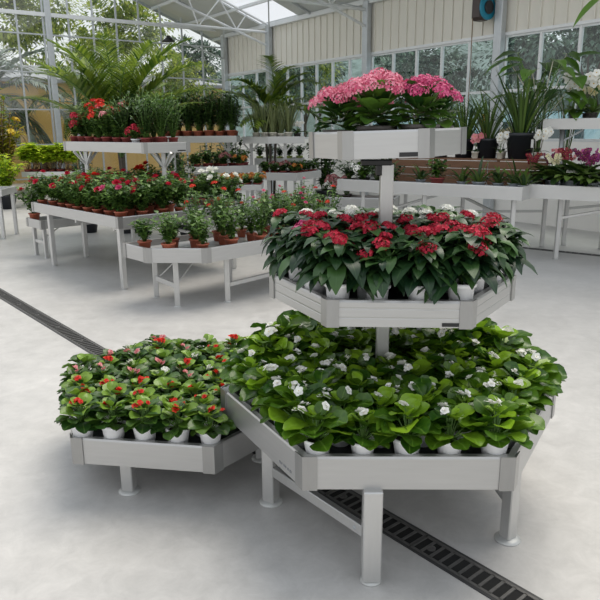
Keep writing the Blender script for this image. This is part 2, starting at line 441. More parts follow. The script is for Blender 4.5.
def bush(R, h_pot, r_pot, potmat, H, Wd, leafmat, nst=16, per=16, L=.035, ratio=.6, bloom=None, nb=4, br=.03, kind='rose', shape='oval', low=.15, stem='stem'):
    """leafy little shrub: stems set with small leaves, optional blooms at stem ends"""
    fo = MB(); tips = []; blooms = []
    for s in range(nst):
        a = s * 2.4 + R.uniform(-.3, .3); q = sqrt((s + .3) / nst)
        top = V((cos(a) * q * Wd / 2, sin(a) * q * Wd / 2, h_pot + H * (1 - .38 * q * q) * R.uniform(.78, 1.05)))
        mid = V((top.x * .45, top.y * .45, h_pot + (top.z - h_pot) * .55))
        tube(fo, [(top.x * .1, top.y * .1, h_pot * .85), mid, top], .0022 + H * .004, stem, 4)
        tips.append((top, V((top.x, top.y, H * .6)).normalized()))
        for k in range(per):
            f = low + (1 - low) * (k + R.random()) / per
            p = mid.lerp(top, (f - .55) / .45) if f > .55 else V((0, 0, h_pot)).lerp(mid, f / .55)
            aa = k * 2.4 + a; l = L * R.uniform(.7, 1.3)
            leaf(fo, p, sph(aa, R.uniform(-.2, .7)), l, l * ratio, leafmat, shape, R.uniform(.2, .9), .2, R.random() ** 1.3, cross=3)
    ps = [('pot', pot_mesh(h_pot, r_pot, r_pot * .72, potmat, 14)), ('soil', soil_mesh(h_pot, r_pot)), ('foliage', fo.mesh('foliage'))]
    if bloom:
        R.shuffle(tips)
        for top, n in tips[:nb]:
            fl = MB() if nb <= 5 or not blooms else fl
            if nb <= 5 or not blooms: blooms.append(fl)
            c = top + n * .012
            if kind == 'rose': rose_bloom(fl, c, n + V((0, -.4, .2)), br * R.uniform(.8, 1.15), bloom, R)
            elif kind == 'dome': dome(fl, c, br, 16, br * .36, bloom, R, 5, .7, n)
            else: star(fl, c, n, br, bloom, 5, R.random(), .3, .8, 0, 'petal')
        ps += [('flower' if nb <= 5 else 'flowers', f.mesh('flower')) for f in blooms]
    return ps

def frond(mb, base, az, el, L, leafmat, droop=1.4, nl=22, ll=.30, lw=.022, R=rng, hang=.5, stem='stem'):
    """pinnate palm frond: arching rib with a row of narrow leaflets on each side"""
    p = V(base); pts = [p.copy()]; e = el; n = 12
    dirs = []
    for i in range(n):
        d = sph(az, e); dirs.append(d); p = p + d * (L / n); pts.append(p.copy()); e -= droop / n * (.4 + 1.2 * i / n)
    tube(mb, pts, [.010 * (1 - .8 * i / n) * max(.6, L) for i in range(n + 1)], stem, 5)
    for k in range(nl):
        f = .2 + .8 * k / nl; i = min(n - 1, int(f * n)); q = pts[i].lerp(pts[i + 1], f * n - i); d = dirs[i]
        s = d.cross(V((0, 0, 1))); s = s.normalized() if s.length > .05 else V((sin(az), -cos(az), 0)); u = s.cross(d)
        l = ll * (sin(pi * min(1, .18 + f * .78)) ** .7) * R.uniform(.85, 1.1)
        for sg in (-1, 1):
            dd = d * .75 + s * sg * .8 + u * R.uniform(.05, .3)
            leaf(mb, q, dd, l, lw, leafmat, 'blade', R.uniform(.4, 1.) * hang * 2, .1, R.random() ** 1.2)

def orchid(R, h, rp, potmat, petal, stems=2, H=.45, fr=.035, nfl=6, nleaf=5, leafL=.2, az=None, leafmat='strap_leaf', center='yellow_eye'):
    fo = MB(); sprays = []
    for k in range(nleaf):
        a = k * 2 * pi / nleaf + R.uniform(-.4, .4); l = leafL * R.uniform(.8, 1.2)
        leaf(fo, (cos(a) * .01, sin(a) * .01, h), sph(a, R.uniform(.3, .9)), l, l * .3, leafmat, 'strap', R.uniform(.7, 1.5), .3, R.random(), cross=3)
    for s in range(stems):
        fl = MB(); sprays.append(fl)
        a = (az if az is not None else R.random() * 6.28) + s * R.uniform(.8, 2.2); out = R.uniform(.08, .18) * H / .4
        pts = [V((0, 0, h))]
        for i in range(1, 9):
            t = i / 8; pts.append(V((cos(a) * out * t * t * 1.4, sin(a) * out * t * t * 1.4, h + H * (1.25 * t - .33 * t ** 3))))
        tube(fl, pts, .0035, 'stem', 5)
        for k in range(nfl):
            t = .5 + .5 * (k + .5) / nfl; i = int(t * 8); i = min(i, 7); q = pts[i].lerp(pts[i + 1], t * 8 - i)
            sd = 1 if k % 2 else -1
            off = V((-sin(a) * sd, cos(a) * sd, R.uniform(-.3, .3))) * fr * .8
            nn = V((R.uniform(-.5, .5), -1, R.uniform(-.1, .5)))
            star(fl, q + off, nn, fr * R.uniform(.85, 1.1), petal, 5, R.random(), .15, .9, R.random(), 'petal', center)
    return [('pot', pot_mesh(h, rp, rp * .75, potmat, 16)), ('foliage', fo.mesh('foliage'))] + [('flower_spray', f.mesh('flower_spray')) for f in sprays]

def blades(R, h, rp, potmat, n, H, leafmat, w=.03, spread=.5, droop=.5, tmin=0.):
    """tuft of upright sword leaves"""
    fo = MB()
    for k in range(n):
        a = k * 2.4; e = pi / 2 - spread * sqrt(k / n) * R.uniform(.5, 1.2); l = H * R.uniform(.65, 1.1)
        r0 = rp * .6 * sqrt(k / n)
        leaf(fo, (cos(a) * r0, sin(a) * r0, h * .85), sph(a, e), l, w * R.uniform(.8, 1.2), leafmat, 'strap', R.uniform(.3, 1.) * droop, .35, R.uniform(tmin, 1))
    return [('pot', pot_mesh(h, rp, rp * .75, potmat, 16)), ('soil', soil_mesh(h, rp)), ('foliage', fo.mesh('foliage'))]

COUNT = {}
def plant(name, parts, loc, label, cat, group=None, rz=0., scale=1., tilt=None):
    o = thing(name, label, cat, loc, rz, group)
    o.scale = (scale,) * 3
    if tilt: o.rotation_euler = (tilt[0], tilt[1], rz)
    for pn, me in parts: link(pn, me, o)
    return o

ORD = ['first', 'second', 'third', 'fourth', 'fifth', 'sixth', 'seventh', 'eighth', 'ninth', 'tenth', 'eleventh', 'twelfth', 'thirteenth', 'fourteenth', 'fifteenth', 'sixteenth']
def inside(p, poly, inset):
    n = len(poly)
    for i in range(n):
        a = V(poly[i]); b = V(poly[(i + 1) % n]); e = (b - a).normalized()
        if e.x * (p[1] - a.y) - e.y * (p[0] - a.x) < inset: return False
    return True
def rows(poly, org, xdir, sx, sy, inset, nrow=20, jit=.006, stag=True, off=0., first=None):
    """pots on a staggered grid inside a counter-clockwise polygon: front row first, left to right"""
    xd = V(xdir).normalized(); yd = V((-xd.y, xd.x)); out = []
    for r in range(nrow):
        base = V(org) + yd * ((first if first is not None else inset + .004) + r * sy)
        xs = [k * .01 for k in range(-400, 401) if inside(base + xd * (k * .01), poly, inset)]
        if not xs or xs[-1] - xs[0] < .04: continue
        L = xs[-1] - xs[0]; n = max(2, int(L / sx + .35) + 1)
        out.append([base + xd * (xs[0] + L * k / (n - 1)) + V((rng.uniform(-jit, jit), rng.uniform(-jit, jit))) for k in range(n)])
    return out

def hexagon(c, s, rot): return [(c[0] + s * cos(radians(rot + 60 * k)), c[1] + s * sin(radians(rot + 60 * k))) for k in range(6)]

# ------------------------------------------------------------------ trays and benches
def tray(parent, poly, ztop, depth, bed=.045, name='tray', local=(0, 0), mat='alu', bedmat='mat', tilt=None, corner=.05, ridge=False):
    """tray part: bed, with a rim panel per side and a corner cover per corner as sub-parts (poly counter-clockwise, world xy)"""
    P = [V((x - local[0], y - local[1])) for x, y in poly]; n = len(P)
    cx = sum(p.x for p in P) / n; cy = sum(p.y for p in P) / n
    mb = MB(); q = [(p.x + (cx - p.x) * .02, p.y + (cy - p.y) * .02) for p in P]
    prism(mb, q, ztop - bed - .014, ztop - bed, bedmat)
    t = part(name, mb, parent)
    if tilt: t.rotation_euler = tilt
    for i in range(n):
        a, b = P[i], P[(i + 1) % n]; e = (b - a); L = e.length; e.normalize(); nin = V((-e.y, e.x))
        prof = [(0, -depth), (0, -.008), (.004, 0), (.026, 0), (.026, -.010), (.012, -.012), (.012, -depth + .01), (.030, -depth + .01), (.030, -depth)]
        if ridge: prof = [(0, -depth), (0, -depth * .70), (.001, -depth * .68), (.001, -depth * .66), (0, -depth * .61), (0, -depth * .34), (.001, -depth * .32), (.001, -depth * .30), (0, -depth * .25)] + prof[1:]
        m = MB(); k = len(prof); vs = []
        for end in (0, 1):
            o = a if end == 0 else b
            pv = P[i - 1] if end == 0 else P[(i + 2) % n]
            e2 = (o - pv).normalized() if end == 0 else (pv - o).normalized()
            tn = math.tan(.5 * (atan2(e.x * e2.y - e.y * e2.x, e.dot(e2)))) * (-1 if end else 1)
            tn = abs(tn)
            for u, z in prof:
                pp = o + nin * u + e * (u * tn * (1 if end == 0 else -1))
                vs.append((pp.x, pp.y, ztop + z))
        fs = [(j, (j + 1) % k, k + (j + 1) % k, k + j) for j in range(k)] + [tuple(range(k))[::-1], tuple(range(k, 2 * k))]
        m.add(vs, fs, mat); part('rim_panel', m, t)
    if corner:
        for i in range(n):
            o = P[i]; e0 = (P[i - 1] - o).normalized(); e1 = (P[(i + 1) % n] - o).normalized()
            out = -(e0 + e1).normalized(); th = .005
            c = min(corner, (P[i - 1] - o).length * .3)
            n0 = V((-e0.y, e0.x)); n0 = n0 if n0.dot(out) > 0 else -n0
            n1 = V((-e1.y, e1.x)); n1 = n1 if n1.dot(out) > 0 else -n1
            k = th / max(.2, out.dot(n0))
            A = o + e0 * c + n0 * th; A0 = o + e0 * c + n0 * .0005; B = o + e1 * c + n1 * th; B0 = o + e1 * c + n1 * .0005; X = o + out * k; X0 = o + out * .0005
            m = MB(); z0 = ztop - depth - .003; z1 = ztop + .002
            prism(m, [tuple(A), tuple(X), tuple(B), tuple(B0), tuple(X0), tuple(A0)], z0, z1, 'alu_corner' if mat == 'alu' else mat)
            part('corner_cover', m, t)
    return t

def leg(parent, x, y, z1, w=.05, foot=.045, mat='alu_leg', rz=0., z0=0., local=(0, 0)):
    m = MB(); box(m, (x - local[0], y - local[1], (z0 + .012 + z1) / 2), (w, w, z1 - z0 - .012), mat, rz, bev=.004)
    l = part('leg', m, parent)
    if foot:
        m = MB(); lathe(m, [(foot, z0), (foot, z0 + .005), (foot * .7, z0 + .012), (.012, z0 + .016)], 'rubber', (x - local[0], y - local[1], 0), 18)
        part('foot', m, l, smooth=True)
    return l
def brace(parent, a, b, w=.03, h=.04, mat='alu_leg', name='brace', local=(0, 0)):
    m = MB(); l = V((local[0], local[1], 0)); beam(m, V(a) - l, V(b) - l, w, h, mat, bev=.003); return part(name, m, parent)

def plate(parent, a, b, f0, f1, z0, z1, local=(0, 0), mat='plate'):
    """thin name plate lying on the outer face of the rim between corners a and b"""
    a = V(a); b = V(b); e = b - a; nrm = V((e.y, -e.x)).normalized()
    p = a + e * f0 + nrm * .0015; q = a + e * f1 + nrm * .0015; l = V((local[0], local[1], 0))
    m = MB(); beam(m, V((p.x, p.y, (z0 + z1) / 2)) - l, V((q.x, q.y, (z0 + z1) / 2)) - l, .003, z1 - z0, mat); return part('name_plate', m, parent)

# ================================================================== three tiered display
C0 = (.385, 2.70)
st = thing('display_stand', 'three tiered aluminium plant stand with hexagonal trays on one post', 'plant stand', (C0[0], C0[1], 0))
HM = hexagon(C0, .735, -1); HMID = hexagon(C0, .512, -4); HTOP = hexagon((.352, 2.72), .31, -8)
ZM, ZMID, ZTOP = .50, 1.01, 1.600
TILT = -.026
tray(st, HM, ZM, .125, .044, 'lower_tray', C0)
tray(st, HMID, ZMID, .098, .05, 'middle_tray', C0, corner=.042, ridge=True)
tt = tray(st, HTOP, 0, .100, .078, 'upper_tray', (.352, 2.72), corner=.038, ridge=False)
tt.location = (.352 - C0[0], 2.72 - C0[1], ZTOP); tt.rotation_euler = (0, TILT, 0)
m = MB(); beam(m, (-.03, .0, .43), (-.03, .0, 1.47), .052, .052, 'alu_leg', bev=.004); part('post', m, st)
m = MB(); box(m, (-.066, -.01, 1.452), (.02, .05, .06), 'black', bev=.004); box(m, (-.075, -.01, 1.474), (.12, .07, .022), 'black', bev=.003); part('clamp_bracket', m, st)
for k in (1, 2):
    fq = .62 if k != 5 else .84
    p = HMID[k]; q = (C0[0] + (p[0] - C0[0]) * fq, C0[1] + (p[1] - C0[1]) * fq)
    m = MB(); beam(m, (q[0] - C0[0], q[1] - C0[1], .455), (q[0] - C0[0], q[1] - C0[1], ZMID - .098), .022, .022, 'white_metal', bev=.003); part('tray_support', m, st)
for (x, y, rz) in ((.252, 2.072, 0), (.83, 2.315, .55), (-.135, 2.60, -.5), (.0, 3.2, .5), (.75, 3.2, -.5)):
    leg(st, x, y, ZM - .123, (.068 if y < 2.1 else .058) if x != .83 else .05, .04 if y < 2.1 else .052, rz=rz, local=C0)
br = brace(st, (.26, 2.10, .165), (-.12, 2.58, .165), .03, .045, local=C0)
m = MB(); lathe(m, [(.008, 0), (.008, .006), (.003, .007)], 'galv', seg=10); b_ = part('bolt', m, br, (.20 - C0[0], 2.158 - C0[1], .165), smooth=True); b_.rotation_euler = (pi / 2, 0, -.9)
brace(st, (.83, 2.33, .165), (.75, 3.18, .165), .03, .045, local=C0)
plate(st, HMID[4], HMID[5], .80, .925, ZMID - .093, ZMID - .080, C0)
pl = plate(tt, HTOP[4], HTOP[5], .66, .93, -.096, -.080, (.352, 2.72))
# the small grey print low on the left panel of the lower tray
m = MB(); a = V(HM[3]); b = V(HM[4]); e = b - a; nn = V((e.y, -e.x)).normalized()
for k, (w, hh) in enumerate(((.010, .010), (.006, .007), (.012, .008), (.005, .007), (.009, .008), (.012, .009))):
    f = .755 + k * .022; p = a + e * f + nn * .0012
    q = p + e.normalized() * w
    beam(m, (p.x - C0[0], p.y - C0[1], ZM - .10), (q.x - C0[0], q.y - C0[1], ZM - .10), .002, hh, 'ink')
part('printed_mark', m, st)

WB = [begonia(random.Random(100 + k), 'white_petal', 'begonia_leaf', 1.14, flowers=(2, 1, 3, 1, 1, 2)[k], size=.018) for k in range(6)]
rs = rows(HM, ((HM[4][0] + HM[5][0]) / 2, (HM[4][1] + HM[5][1]) / 2), (cos(radians(-1)), sin(radians(-1))), .146, .124, .060, 12, .006)
for r, row in enumerate(rs):
    rn = 'front row' if r == 0 else ('back row' if r == len(rs) - 1 else ORD[r] + ' row')
    k = 0
    for p in row:
        p.x = C0[0] + (p.x - C0[0]) * .955
        if abs(p.x - (C0[0] - .03)) < .075 and abs(p.y - C0[1]) < .075: continue
        plant('white_begonia', rng.choice(WB), (p.x, p.y, ZM - .044), 'white begonia, %s from left in the %s of the large lower tray' % (ORD[k], rn), 'begonia', 'white begonias on the large lower tray', rng.random() * 6.28, rng.uniform(.9, 1.08) * (1.18 if p.y > 2.85 else 1.)); k += 1

PT = [pentas(random.Random(200 + k), c, hd, 1.0) for k, (c, hd) in enumerate((('crimson_petal', 3), ('crimson_petal', 4), ('crimson_petal', 2), ('white_petal', 2), ('magenta_petal', 4)))]
rs = rows(HMID, ((HMID[4][0] + HMID[5][0]) / 2, (HMID[4][1] + HMID[5][1]) / 2), (cos(radians(-4)), sin(radians(-4))), .165, .150, .066, 8, .008)
for r, row in enumerate(rs):
    rn = 'front row' if r == 0 else ('back row' if r == len(rs) - 1 else ORD[r] + ' row'); k = 0
    for p in row:
        if abs(p.x - (C0[0] - .03)) < .075 and abs(p.y - C0[1]) < .075: continue
        v = rng.choice((0, 1, 2)); cn = 'red'
        if r >= len(rs) - 2: v = 3; cn = 'white'
        if r == 2 and k == 0: v = 4; cn = 'magenta'
        plant('pentas', PT[v], (p.x, p.y, ZMID - .05), '%s star-cluster, %s from left in the %s of the middle tray' % (cn, ORD[k], rn), 'flowering plant', 'star-clusters on the middle tray', rng.random() * 6.28, rng.uniform(.92, 1.08)); k += 1

KA = [kalanchoe(random.Random(300 + k), c, s) for k, (c, s) in enumerate((('pink_petal', 1.), ('pink_petal', 1.05), ('magenta_petal', .92)))]
for x, y, v, s, lab, rz in ((.165, 2.72, 0, .86, 'pale pink flaming katy at the left end of the top tray', .4),
                            (.30, 2.60, 1, .95, 'large pale pink flaming katy, second from left on the top tray', 1.),
                            (.46, 2.585, 2, .95, 'tall magenta flaming katy, third from left on the top tray', 2.6),
                            (.555, 2.75, 2, .88, 'small magenta flaming katy at the right end of the top tray', 4.),
                            (.30, 2.86, 0, .85, 'pink flaming katy at the back of the top tray', 5.)):
    plant('flaming_katy', KA[v], (x, y, ZTOP - .078 - TILT * (x - .352) * 1.), lab, 'flowering plant', 'flaming katys on the top tray', rz, s)

# ================================================================== small low tray on the left
CS = (-.605, 3.14); HS = hexagon(CS, .645, -8.8)
st2 = thing('low_tray_table', 'small low hexagonal aluminium tray table of red begonias at front left', 'plant stand', (CS[0], CS[1], 0))
tray(st2, HS, .30, .122, .04, 'tray', CS)
leg(st2, -.79, 2.70, .19, .055, .05, rz=-.15, local=CS); leg(st2, -1.1, 3.2, .19, .055, .05, local=CS); leg(st2, -.5, 3.55, .19, .055, .05, local=CS); leg(st2, -.2, 3.0, .19, .055, .05, local=CS)
RB = [begonia(random.Random(400 + k), c, 'red_begonia_leaf', .92, flowers=n, size=.014) for k, (c, n) in enumerate((('scarlet_petal', 3), ('scarlet_petal', 2), ('pale_pink_petal', 2), ('white_petal', 1), ('scarlet_petal', 4), ('pale_pink_petal', 0)))]
CN = ['red', 'red', 'pink', 'white', 'red', 'leafy']
rs = rows(HS, ((HS[4][0] + HS[5][0]) / 2, (HS[4][1] + HS[5][1]) / 2), (cos(radians(-8.8)), sin(radians(-8.8))), .142, .135, .058, 12, .008)
for r, row in enumerate(rs):
    rn = 'front row' if r == 0 else ('back row' if r == len(rs) - 1 else ORD[r] + ' row'); k = 0
    for p in row:
        if inside(p, HM, -.055): continue
        v = rng.choice((0, 1, 4)) if r < 3 else rng.choice((0, 2, 2, 3, 4, 5))
        plant('red_begonia', RB[v], (p.x, p.y, .26), '%s begonia, %s from left in the %s of the small low tray' % (CN[v], ORD[k], rn), 'begonia', 'begonias on the small low tray', rng.random() * 6.28, rng.uniform(.92, 1.08)); k += 1

# ================================================================== rose benches on the left
e1 = V((.724, .69)); e2 = V((-.69, .724)); A0 = V((-1.84, 6.64))
def E(a, b): q = A0 + e1 * a + e2 * b; return (q.x, q.y)
BR = [E(0, 0), E(1.62, 0), E(1.62, 2.17), E(0, 2.17)]
o = A0
rb = thing('rose_bench', 'rectangular aluminium bench of potted roses under the raised geranium tray', 'bench', (o.x, o.y, 0))
tray(rb, BR, .76, .115, .06, 'tray', o, bedmat='zinc_bed')
for a, b in ((.03, .03), (.05, 1.78), (1.5, .06), (1.5, 2.1), (.6, 2.05)): leg(rb, *E(a, b), .65, .055, .03, rz=.76, local=o)
brace(rb, (*E(.04, .10), .62), (*E(.04, .35), .655), .02, .02, local=o)
for z in (.36, .46): brace(rb, (*E(1.45, .15), z), (*E(1.45, 2.0), z), .03, .035, local=o)
for a in (.3, 1.2): brace(rb, (*E(.1, a), .60), (*E(1.5, a), .60), .03, .04, local=o, name='cross_rail')
rs_ = bpy.data
ROSE = [bush(random.Random(500 + k), .10, .062, 'pot_terra', h * 1.32, w * 1.45, 'rose_leaf', 16, 24, .056, .7, c, nb, .050, 'rose') for k, (h, w, c, nb) in enumerate(
    ((.24, .25, 'crimson_petal', 2), (.28, .24, 'scarlet_petal', 2), (.22, .25, 'magenta_petal', 2), (.26, .26, 'crimson_petal', 2), (.24, .24, 'white_petal', 3), (.22, .24, 'pink_petal', 3)))]
RC = ['dark red', 'scarlet', 'magenta', 'crimson', 'white', 'pink']
rs = rows(BR, E(0, 0), e1, .245, .240, .095, 12, .02, off=.5)
P1 = V(E(1.22, 1.02)); P2 = V(E(.95, 2.53))
for r, row in enumerate(rs):
    for k, p in enumerate(row):
        u_ = (p - A0).dot(e1); w_ = (p - A0).dot(e2)
        if (p - P1).length < .2 or (.88 < u_ < 1.32 and w_ < 1.0): continue
        v = rng.choice((0, 0, 0, 2, 3, 3, 2, 1))
        if r < 3 and k > 4: v = 4
        plant('potted_rose', ROSE[v], (p.x, p.y, .70), '%s potted rose, %s from left in the %s row of the rose bench' % (RC[v], ORD[k], ORD[r]), 'rose', 'roses on the rose bench', rng.random() * 6.28, rng.uniform(.9, 1.12))
# raised tray over the rose bench
BU = [E(.9, .93), E(1.55, .93), E(1.55, 3.08), E(.9, 3.08)]
o = V(E(1.2, 2.0))
ru = thing('raised_tray', 'raised aluminium tray of geraniums on tree shaped posts over the roses', 'plant stand', (P1.x, P1.y, .70))
o3 = P1
t_ = tray(ru, BU, 1.475 - .70, .125, .05, 'tray', o3, bedmat='zinc_bed')
def tree_post(parent, P, zb, zt, org, base=True):
    m = MB(); z0 = zb - org[2]; z1 = zt - org[2]; x = P[0] - org[0]; y = P[1] - org[1]
    beam(m, (x, y, z0 + .06), (x, y, z1), .05, .05, 'white_metal', bev=.004)
    p = part('post', m, parent)
    for k in range(4):
        d = (e1 if k % 2 else e2) * (1 if k < 2 else -1)
        m = MB(); beam(m, (x, y, z1 - .19), (x + d.x * .17, y + d.y * .17, z1), .028, .028, 'white_metal'); part('arm', m, p)
        if base:
            m = MB(); beam(m, (x, y, z0 + .11), (x + d.x * .10, y + d.y * .10, z0 + .008), .028, .028, 'white_metal'); part('splayed_foot', m, p)
tree_post(ru, P1, .70, 1.352, (P1.x, P1.y, .70)); tree_post(ru, P2, .44, 1.352, (P1.x, P1.y, .70))
plate(ru, E(.9, .93), E(1.55, .93), .72, .90, 1.475 - .70 - .11, 1.475 - .70 - .095, o3)
GER = [bush(random.Random(600 + k), .11, .066, 'pot_red', h * 1.2, w * 1.15, lm, 15, 22, L, ra, c, nb, .052, kd, sh) for k, (h, w, lm, L, ra, c, nb, kd, sh) in enumerate((
    (.36, .30, 'rose_leaf', .050, .8, 'scarlet_petal', 4, 'dome', 'round'), (.22, .26, 'rose_leaf', .045, .9, 'crimson_petal', 3, 'dome', 'round'),
    (.50, .34, 'rose_leaf', .055, .5, None, 0, 'dome', 'oval'), (.46, .32, 'dark_leaf', .075, .4, None, 0, 'dome', 'lance'), (.36, .28, 'rose_leaf', .05, .8, 'pale_pink_petal', 3, 'dome', 'round')))]
GN = ['tall scarlet geranium', 'low crimson geranium', 'green leafy shrub', 'green narrow-leaved shrub', 'tall pale pink geranium']
W1 = bush(random.Random(640), .09, .055, 'pot_white', .13, .2, 'rose_leaf', 9, 12, .04, .9, 'crimson_petal', 7, .042, 'dome', 'round')
rs = rows(BU, E(.9, .93), e2 * -1, .215, .205, .095, 5, .015, off=.2)
BUc = BU
rows_u = []
for j in range(3):
    row = []
    for k in range(9):
        row.append(V(E(1.02 + .20 * j, 2.96 - .235 * k)))
    rows_u.append(row)
for j, row in enumerate(rows_u):
    for k, p in enumerate(row):
        v = (1 if k in (0, 1) and j == 0 else 0 if k in (2, 3, 4) and j < 2 else 4 if k == 5 and j == 0 else rng.choice((2, 3)) if k > 4 else rng.choice((0, 2, 3)))
        if (j, k) == (0, 3): v = 4
        if (j, k) == (0, 7):
            plant('geranium', W1, (p.x, p.y, 1.425), 'crimson geranium in a small white pot on the rim of the raised tray', 'potted plant', 'pots on the raised tray over the roses'); continue
        q = p + V((rng.uniform(-.015, .015), rng.uniform(-.015, .015)))
        plant('geranium' if v in (0, 1, 4) else 'potted_shrub', GER[v], (q.x, q.y, 1.425), '%s, %s from left, %s row of the tray raised over the roses' % (GN[v], ORD[k], ORD[j]), 'potted plant', 'pots on the raised tray over the roses', rng.random() * 6.28, rng.uniform(.9, 1.12))
# low tray in front of the roses
c1 = V((-1.69, 6.21)); c2 = V((-1.402, 5.90)); c3 = V((-.845, 5.875)); c5 = c3 + e1 * 1.8; c6 = c1 + e1 * 2.25
BL = [tuple(c) for c in (c1, c2, c3, c5, c6)]
lf = thing('low_bench', 'low angular aluminium bench of potted shrubs in front of the roses', 'bench', (c3.x, c3.y, 0))
tray(lf, BL, .57, .135, .06, 'tray', c3, bedmat='zinc_bed')
for x, y in ((-1.155, 5.975), (-.70, 6.14), (-1.43, 6.34), (-.05, 6.85), (-.75, 6.85), (.1, 7.1)): leg(lf, x, y, .437, .05, .035, rz=.2, local=c3)
brace(lf, (-1.43, 6.34, .20), (-1.155, 5.975, .20), .03, .05, local=c3)
brace(lf, (-1.40, 6.30, .20), (-1.17, 6.3, .42), .014, .014, 'alu_leg', 'diagonal_rod', c3); brace(lf, (-1.15, 5.98, .22), (-1.0, 6.2, .42), .014, .014, 'alu_leg', 'diagonal_rod', c3)
brace(lf, (-.68, 6.15, .17), (.1, 7.08, .17), .03, .04, local=c3)
SHR = [bush(random.Random(700 + k), .095, .062, 'pot_terra', h * (1.2 if k < 2 else 1.5), w * 1.4, 'rose_leaf', 13, 16, .054, .62, c, nb, .026, kd) for k, (h, w, c, nb, kd) in enumerate((
    (.20, .19, None, 0, 'rose'), (.25, .22, None, 0, 'rose'), (.29, .24, 'scarlet_petal', 2, 'dome'), (.28, .24, 'pink_petal', 3, 'rose'), (.26, .24, 'magenta_petal', 3, 'rose')))]
SN = ['small leafy green shrub', 'leafy green shrub', 'scarlet flowered shrub', 'pink rose bush', 'magenta rose bush']
rs = rows(BL, c3 + e1 * .13 , e1, .30, .235, .085, 8, .025)
for r, row in enumerate(rs):
    for k, p in enumerate(row):
        along = (p - c3).dot(e1)
        v = rng.choice((0, 1)) if along < .15 else rng.choice((1, 2, 3)) if along < .8 else rng.choice((3, 4, 2, 1))
        plant('potted_shrub', SHR[v], (p.x, p.y, .51), '%s, %s along %s row of the low angular bench' % (SN[v], ORD[k], ORD[r]), 'potted plant', 'pots on the low angular bench', rng.random() * 6.28, rng.uniform(.88, 1.1))
# low tray beyond the left end
BQ = [E(.14, 2.29), E(1.75, 2.29), E(1.75, 2.76), E(.14, 2.76)]
o = V(E(.14, 2.29)); lq = thing('low_bench', 'low aluminium bench with one rose, past the far left end of the rose bench', 'bench', (o.x, o.y, 0))
tray(lq, BQ, .50, .11, .05, 'tray', o, bedmat='zinc_bed')
for a, b in ((.2, 2.68), (.2, 2.36), (1.66, 2.68), (1.66, 2.36)): leg(lq, *E(a, b), .39, .045, .035, rz=.76, local=o)
brace(lq, (*E(.2, 2.40), .20), (*E(.2, 2.66), .20), .025, .04, local=o); brace(lq, (*E(.22, 2.52), .22), (*E(.5, 2.52), .38), .014, .014, 'alu_leg', 'diagonal_rod', o)
plant('potted_rose', ROSE[3], (*E(.22, 2.67), .45), 'crimson rose alone on the low bench past the left end of the roses', 'rose', None, 1.2, 1.15)

# ================================================================== benches of the middle distance
def simple_bench(name, label, poly, z, depth, legs, mat='white_metal', bed=.06, cat='bench', zleg=0., corner=.05, bedmat='zinc_bed', lw=.05, braces=()):
    o = V(poly[0]); b = thing(name, label, cat, (o.x, o.y, 0))
    tray(b, poly, z, depth, bed, 'tray', o, mat, bedmat, corner=corner, ridge=False)
    for x, y in legs: leg(b, x, y, z - depth + .002, lw, .04, mat='alu_leg' if mat == 'alu' else 'white_metal', local=o, z0=zleg)
    for a, c in braces: brace(b, a, c, .025, .035, local=o)
    return b
def place_rows(kinds, names, poly, org, xd, sx, sy, inset, z, what, cat, grp, pick=None, skip=None, sc_=(.9, 1.1), nm='potted_plant', first=None, jit=.015):
    rs = rows(poly, org, xd, sx, sy, inset, 10, jit, first=first)
    for r, row in enumerate(rs):
        k = 0
        for p in row:
            if skip and skip(p): continue
            v = pick(r, k) if pick else rng.randrange(len(kinds))
            plant(nm, kinds[v], (p.x, p.y, z), '%s, %s from left, %s row %s' % (names[v], ORD[k], ORD[r], what), cat, grp, rng.random() * 6.28, rng.uniform(*sc_)); k += 1
    return rs
dirb = V((.80, -.60)); bck = V((.60, .80))
def quad(a, L, D, xd=V((1, 0)), yd=None):
    yd = yd or V((-xd.y, xd.x)); a = V(a); return [tuple(a), tuple(a + xd * L), tuple(a + xd * L + yd * D), tuple(a + yd * D)]

# dark foliage stand (raised tray, and two lower trays)
up4 = quad((-2.62, 12.5), 1.46, .8)
s4 = thing('raised_tray', 'raised white tray of tall dark plants in terracotta pots, behind the geraniums', 'plant stand', (-1.35, 12.8, 0))
tray(s4, up4, 1.515, .12, .05, 'tray', (-1.35, 12.8), 'white_metal', 'zinc_bed', ridge=False)
for x in (-1.35, -2.4):
    m = MB(); beam(m, (x + 1.35, .1, .012), (x + 1.35, .1, 1.40), .05, .05, 'white_metal'); p_ = part('post', m, s4)
    for sg in (-1, 1):
        m = MB(); beam(m, (x + 1.35, .1, 1.22), (x + 1.35 + sg * .16, .1, 1.395), .028, .028, 'white_metal'); part('arm', m, p_)
    m = MB(); lathe(m, [(.07, 0), (.07, .006), (.03, .014)], 'white_metal', (x + 1.35, .1, 0), 14); part('foot', m, p_)
DK = [bush(random.Random(800 + k), .14, .085, 'pot_terra', h, w, 'dark_leaf', 12, 22, .13, .26, None, 0, 0, 'rose', 'lance', low=.2) for k, (h, w) in enumerate(((.74, .42), (.80, .44), (.70, .42)))]
place_rows(DK, ['tall dark narrow-leaved plant', 'tallest dark narrow-leaved plant', 'bushy dark narrow-leaved plant'], up4, (-1.9, 12.5), (1, 0), .20, .25, .10, 1.465, 'of the white tray behind the geraniums', 'potted plant', 'dark plants on the white raised tray')
bm4 = [(-1.80, 11.6), (-1.02, 11.95), (-.78, 12.15), (-1.0, 12.42), (-2.1, 12.3)]
simple_bench('display_bench', 'white angular bench of succulents below the tall dark plants', bm4, 1.0, .12, ((-1.62, 11.8), (-.95, 12.1), (-1.9, 12.2)), braces=(((-1.62, 11.8, .35), (-.95, 12.1, .35)),))
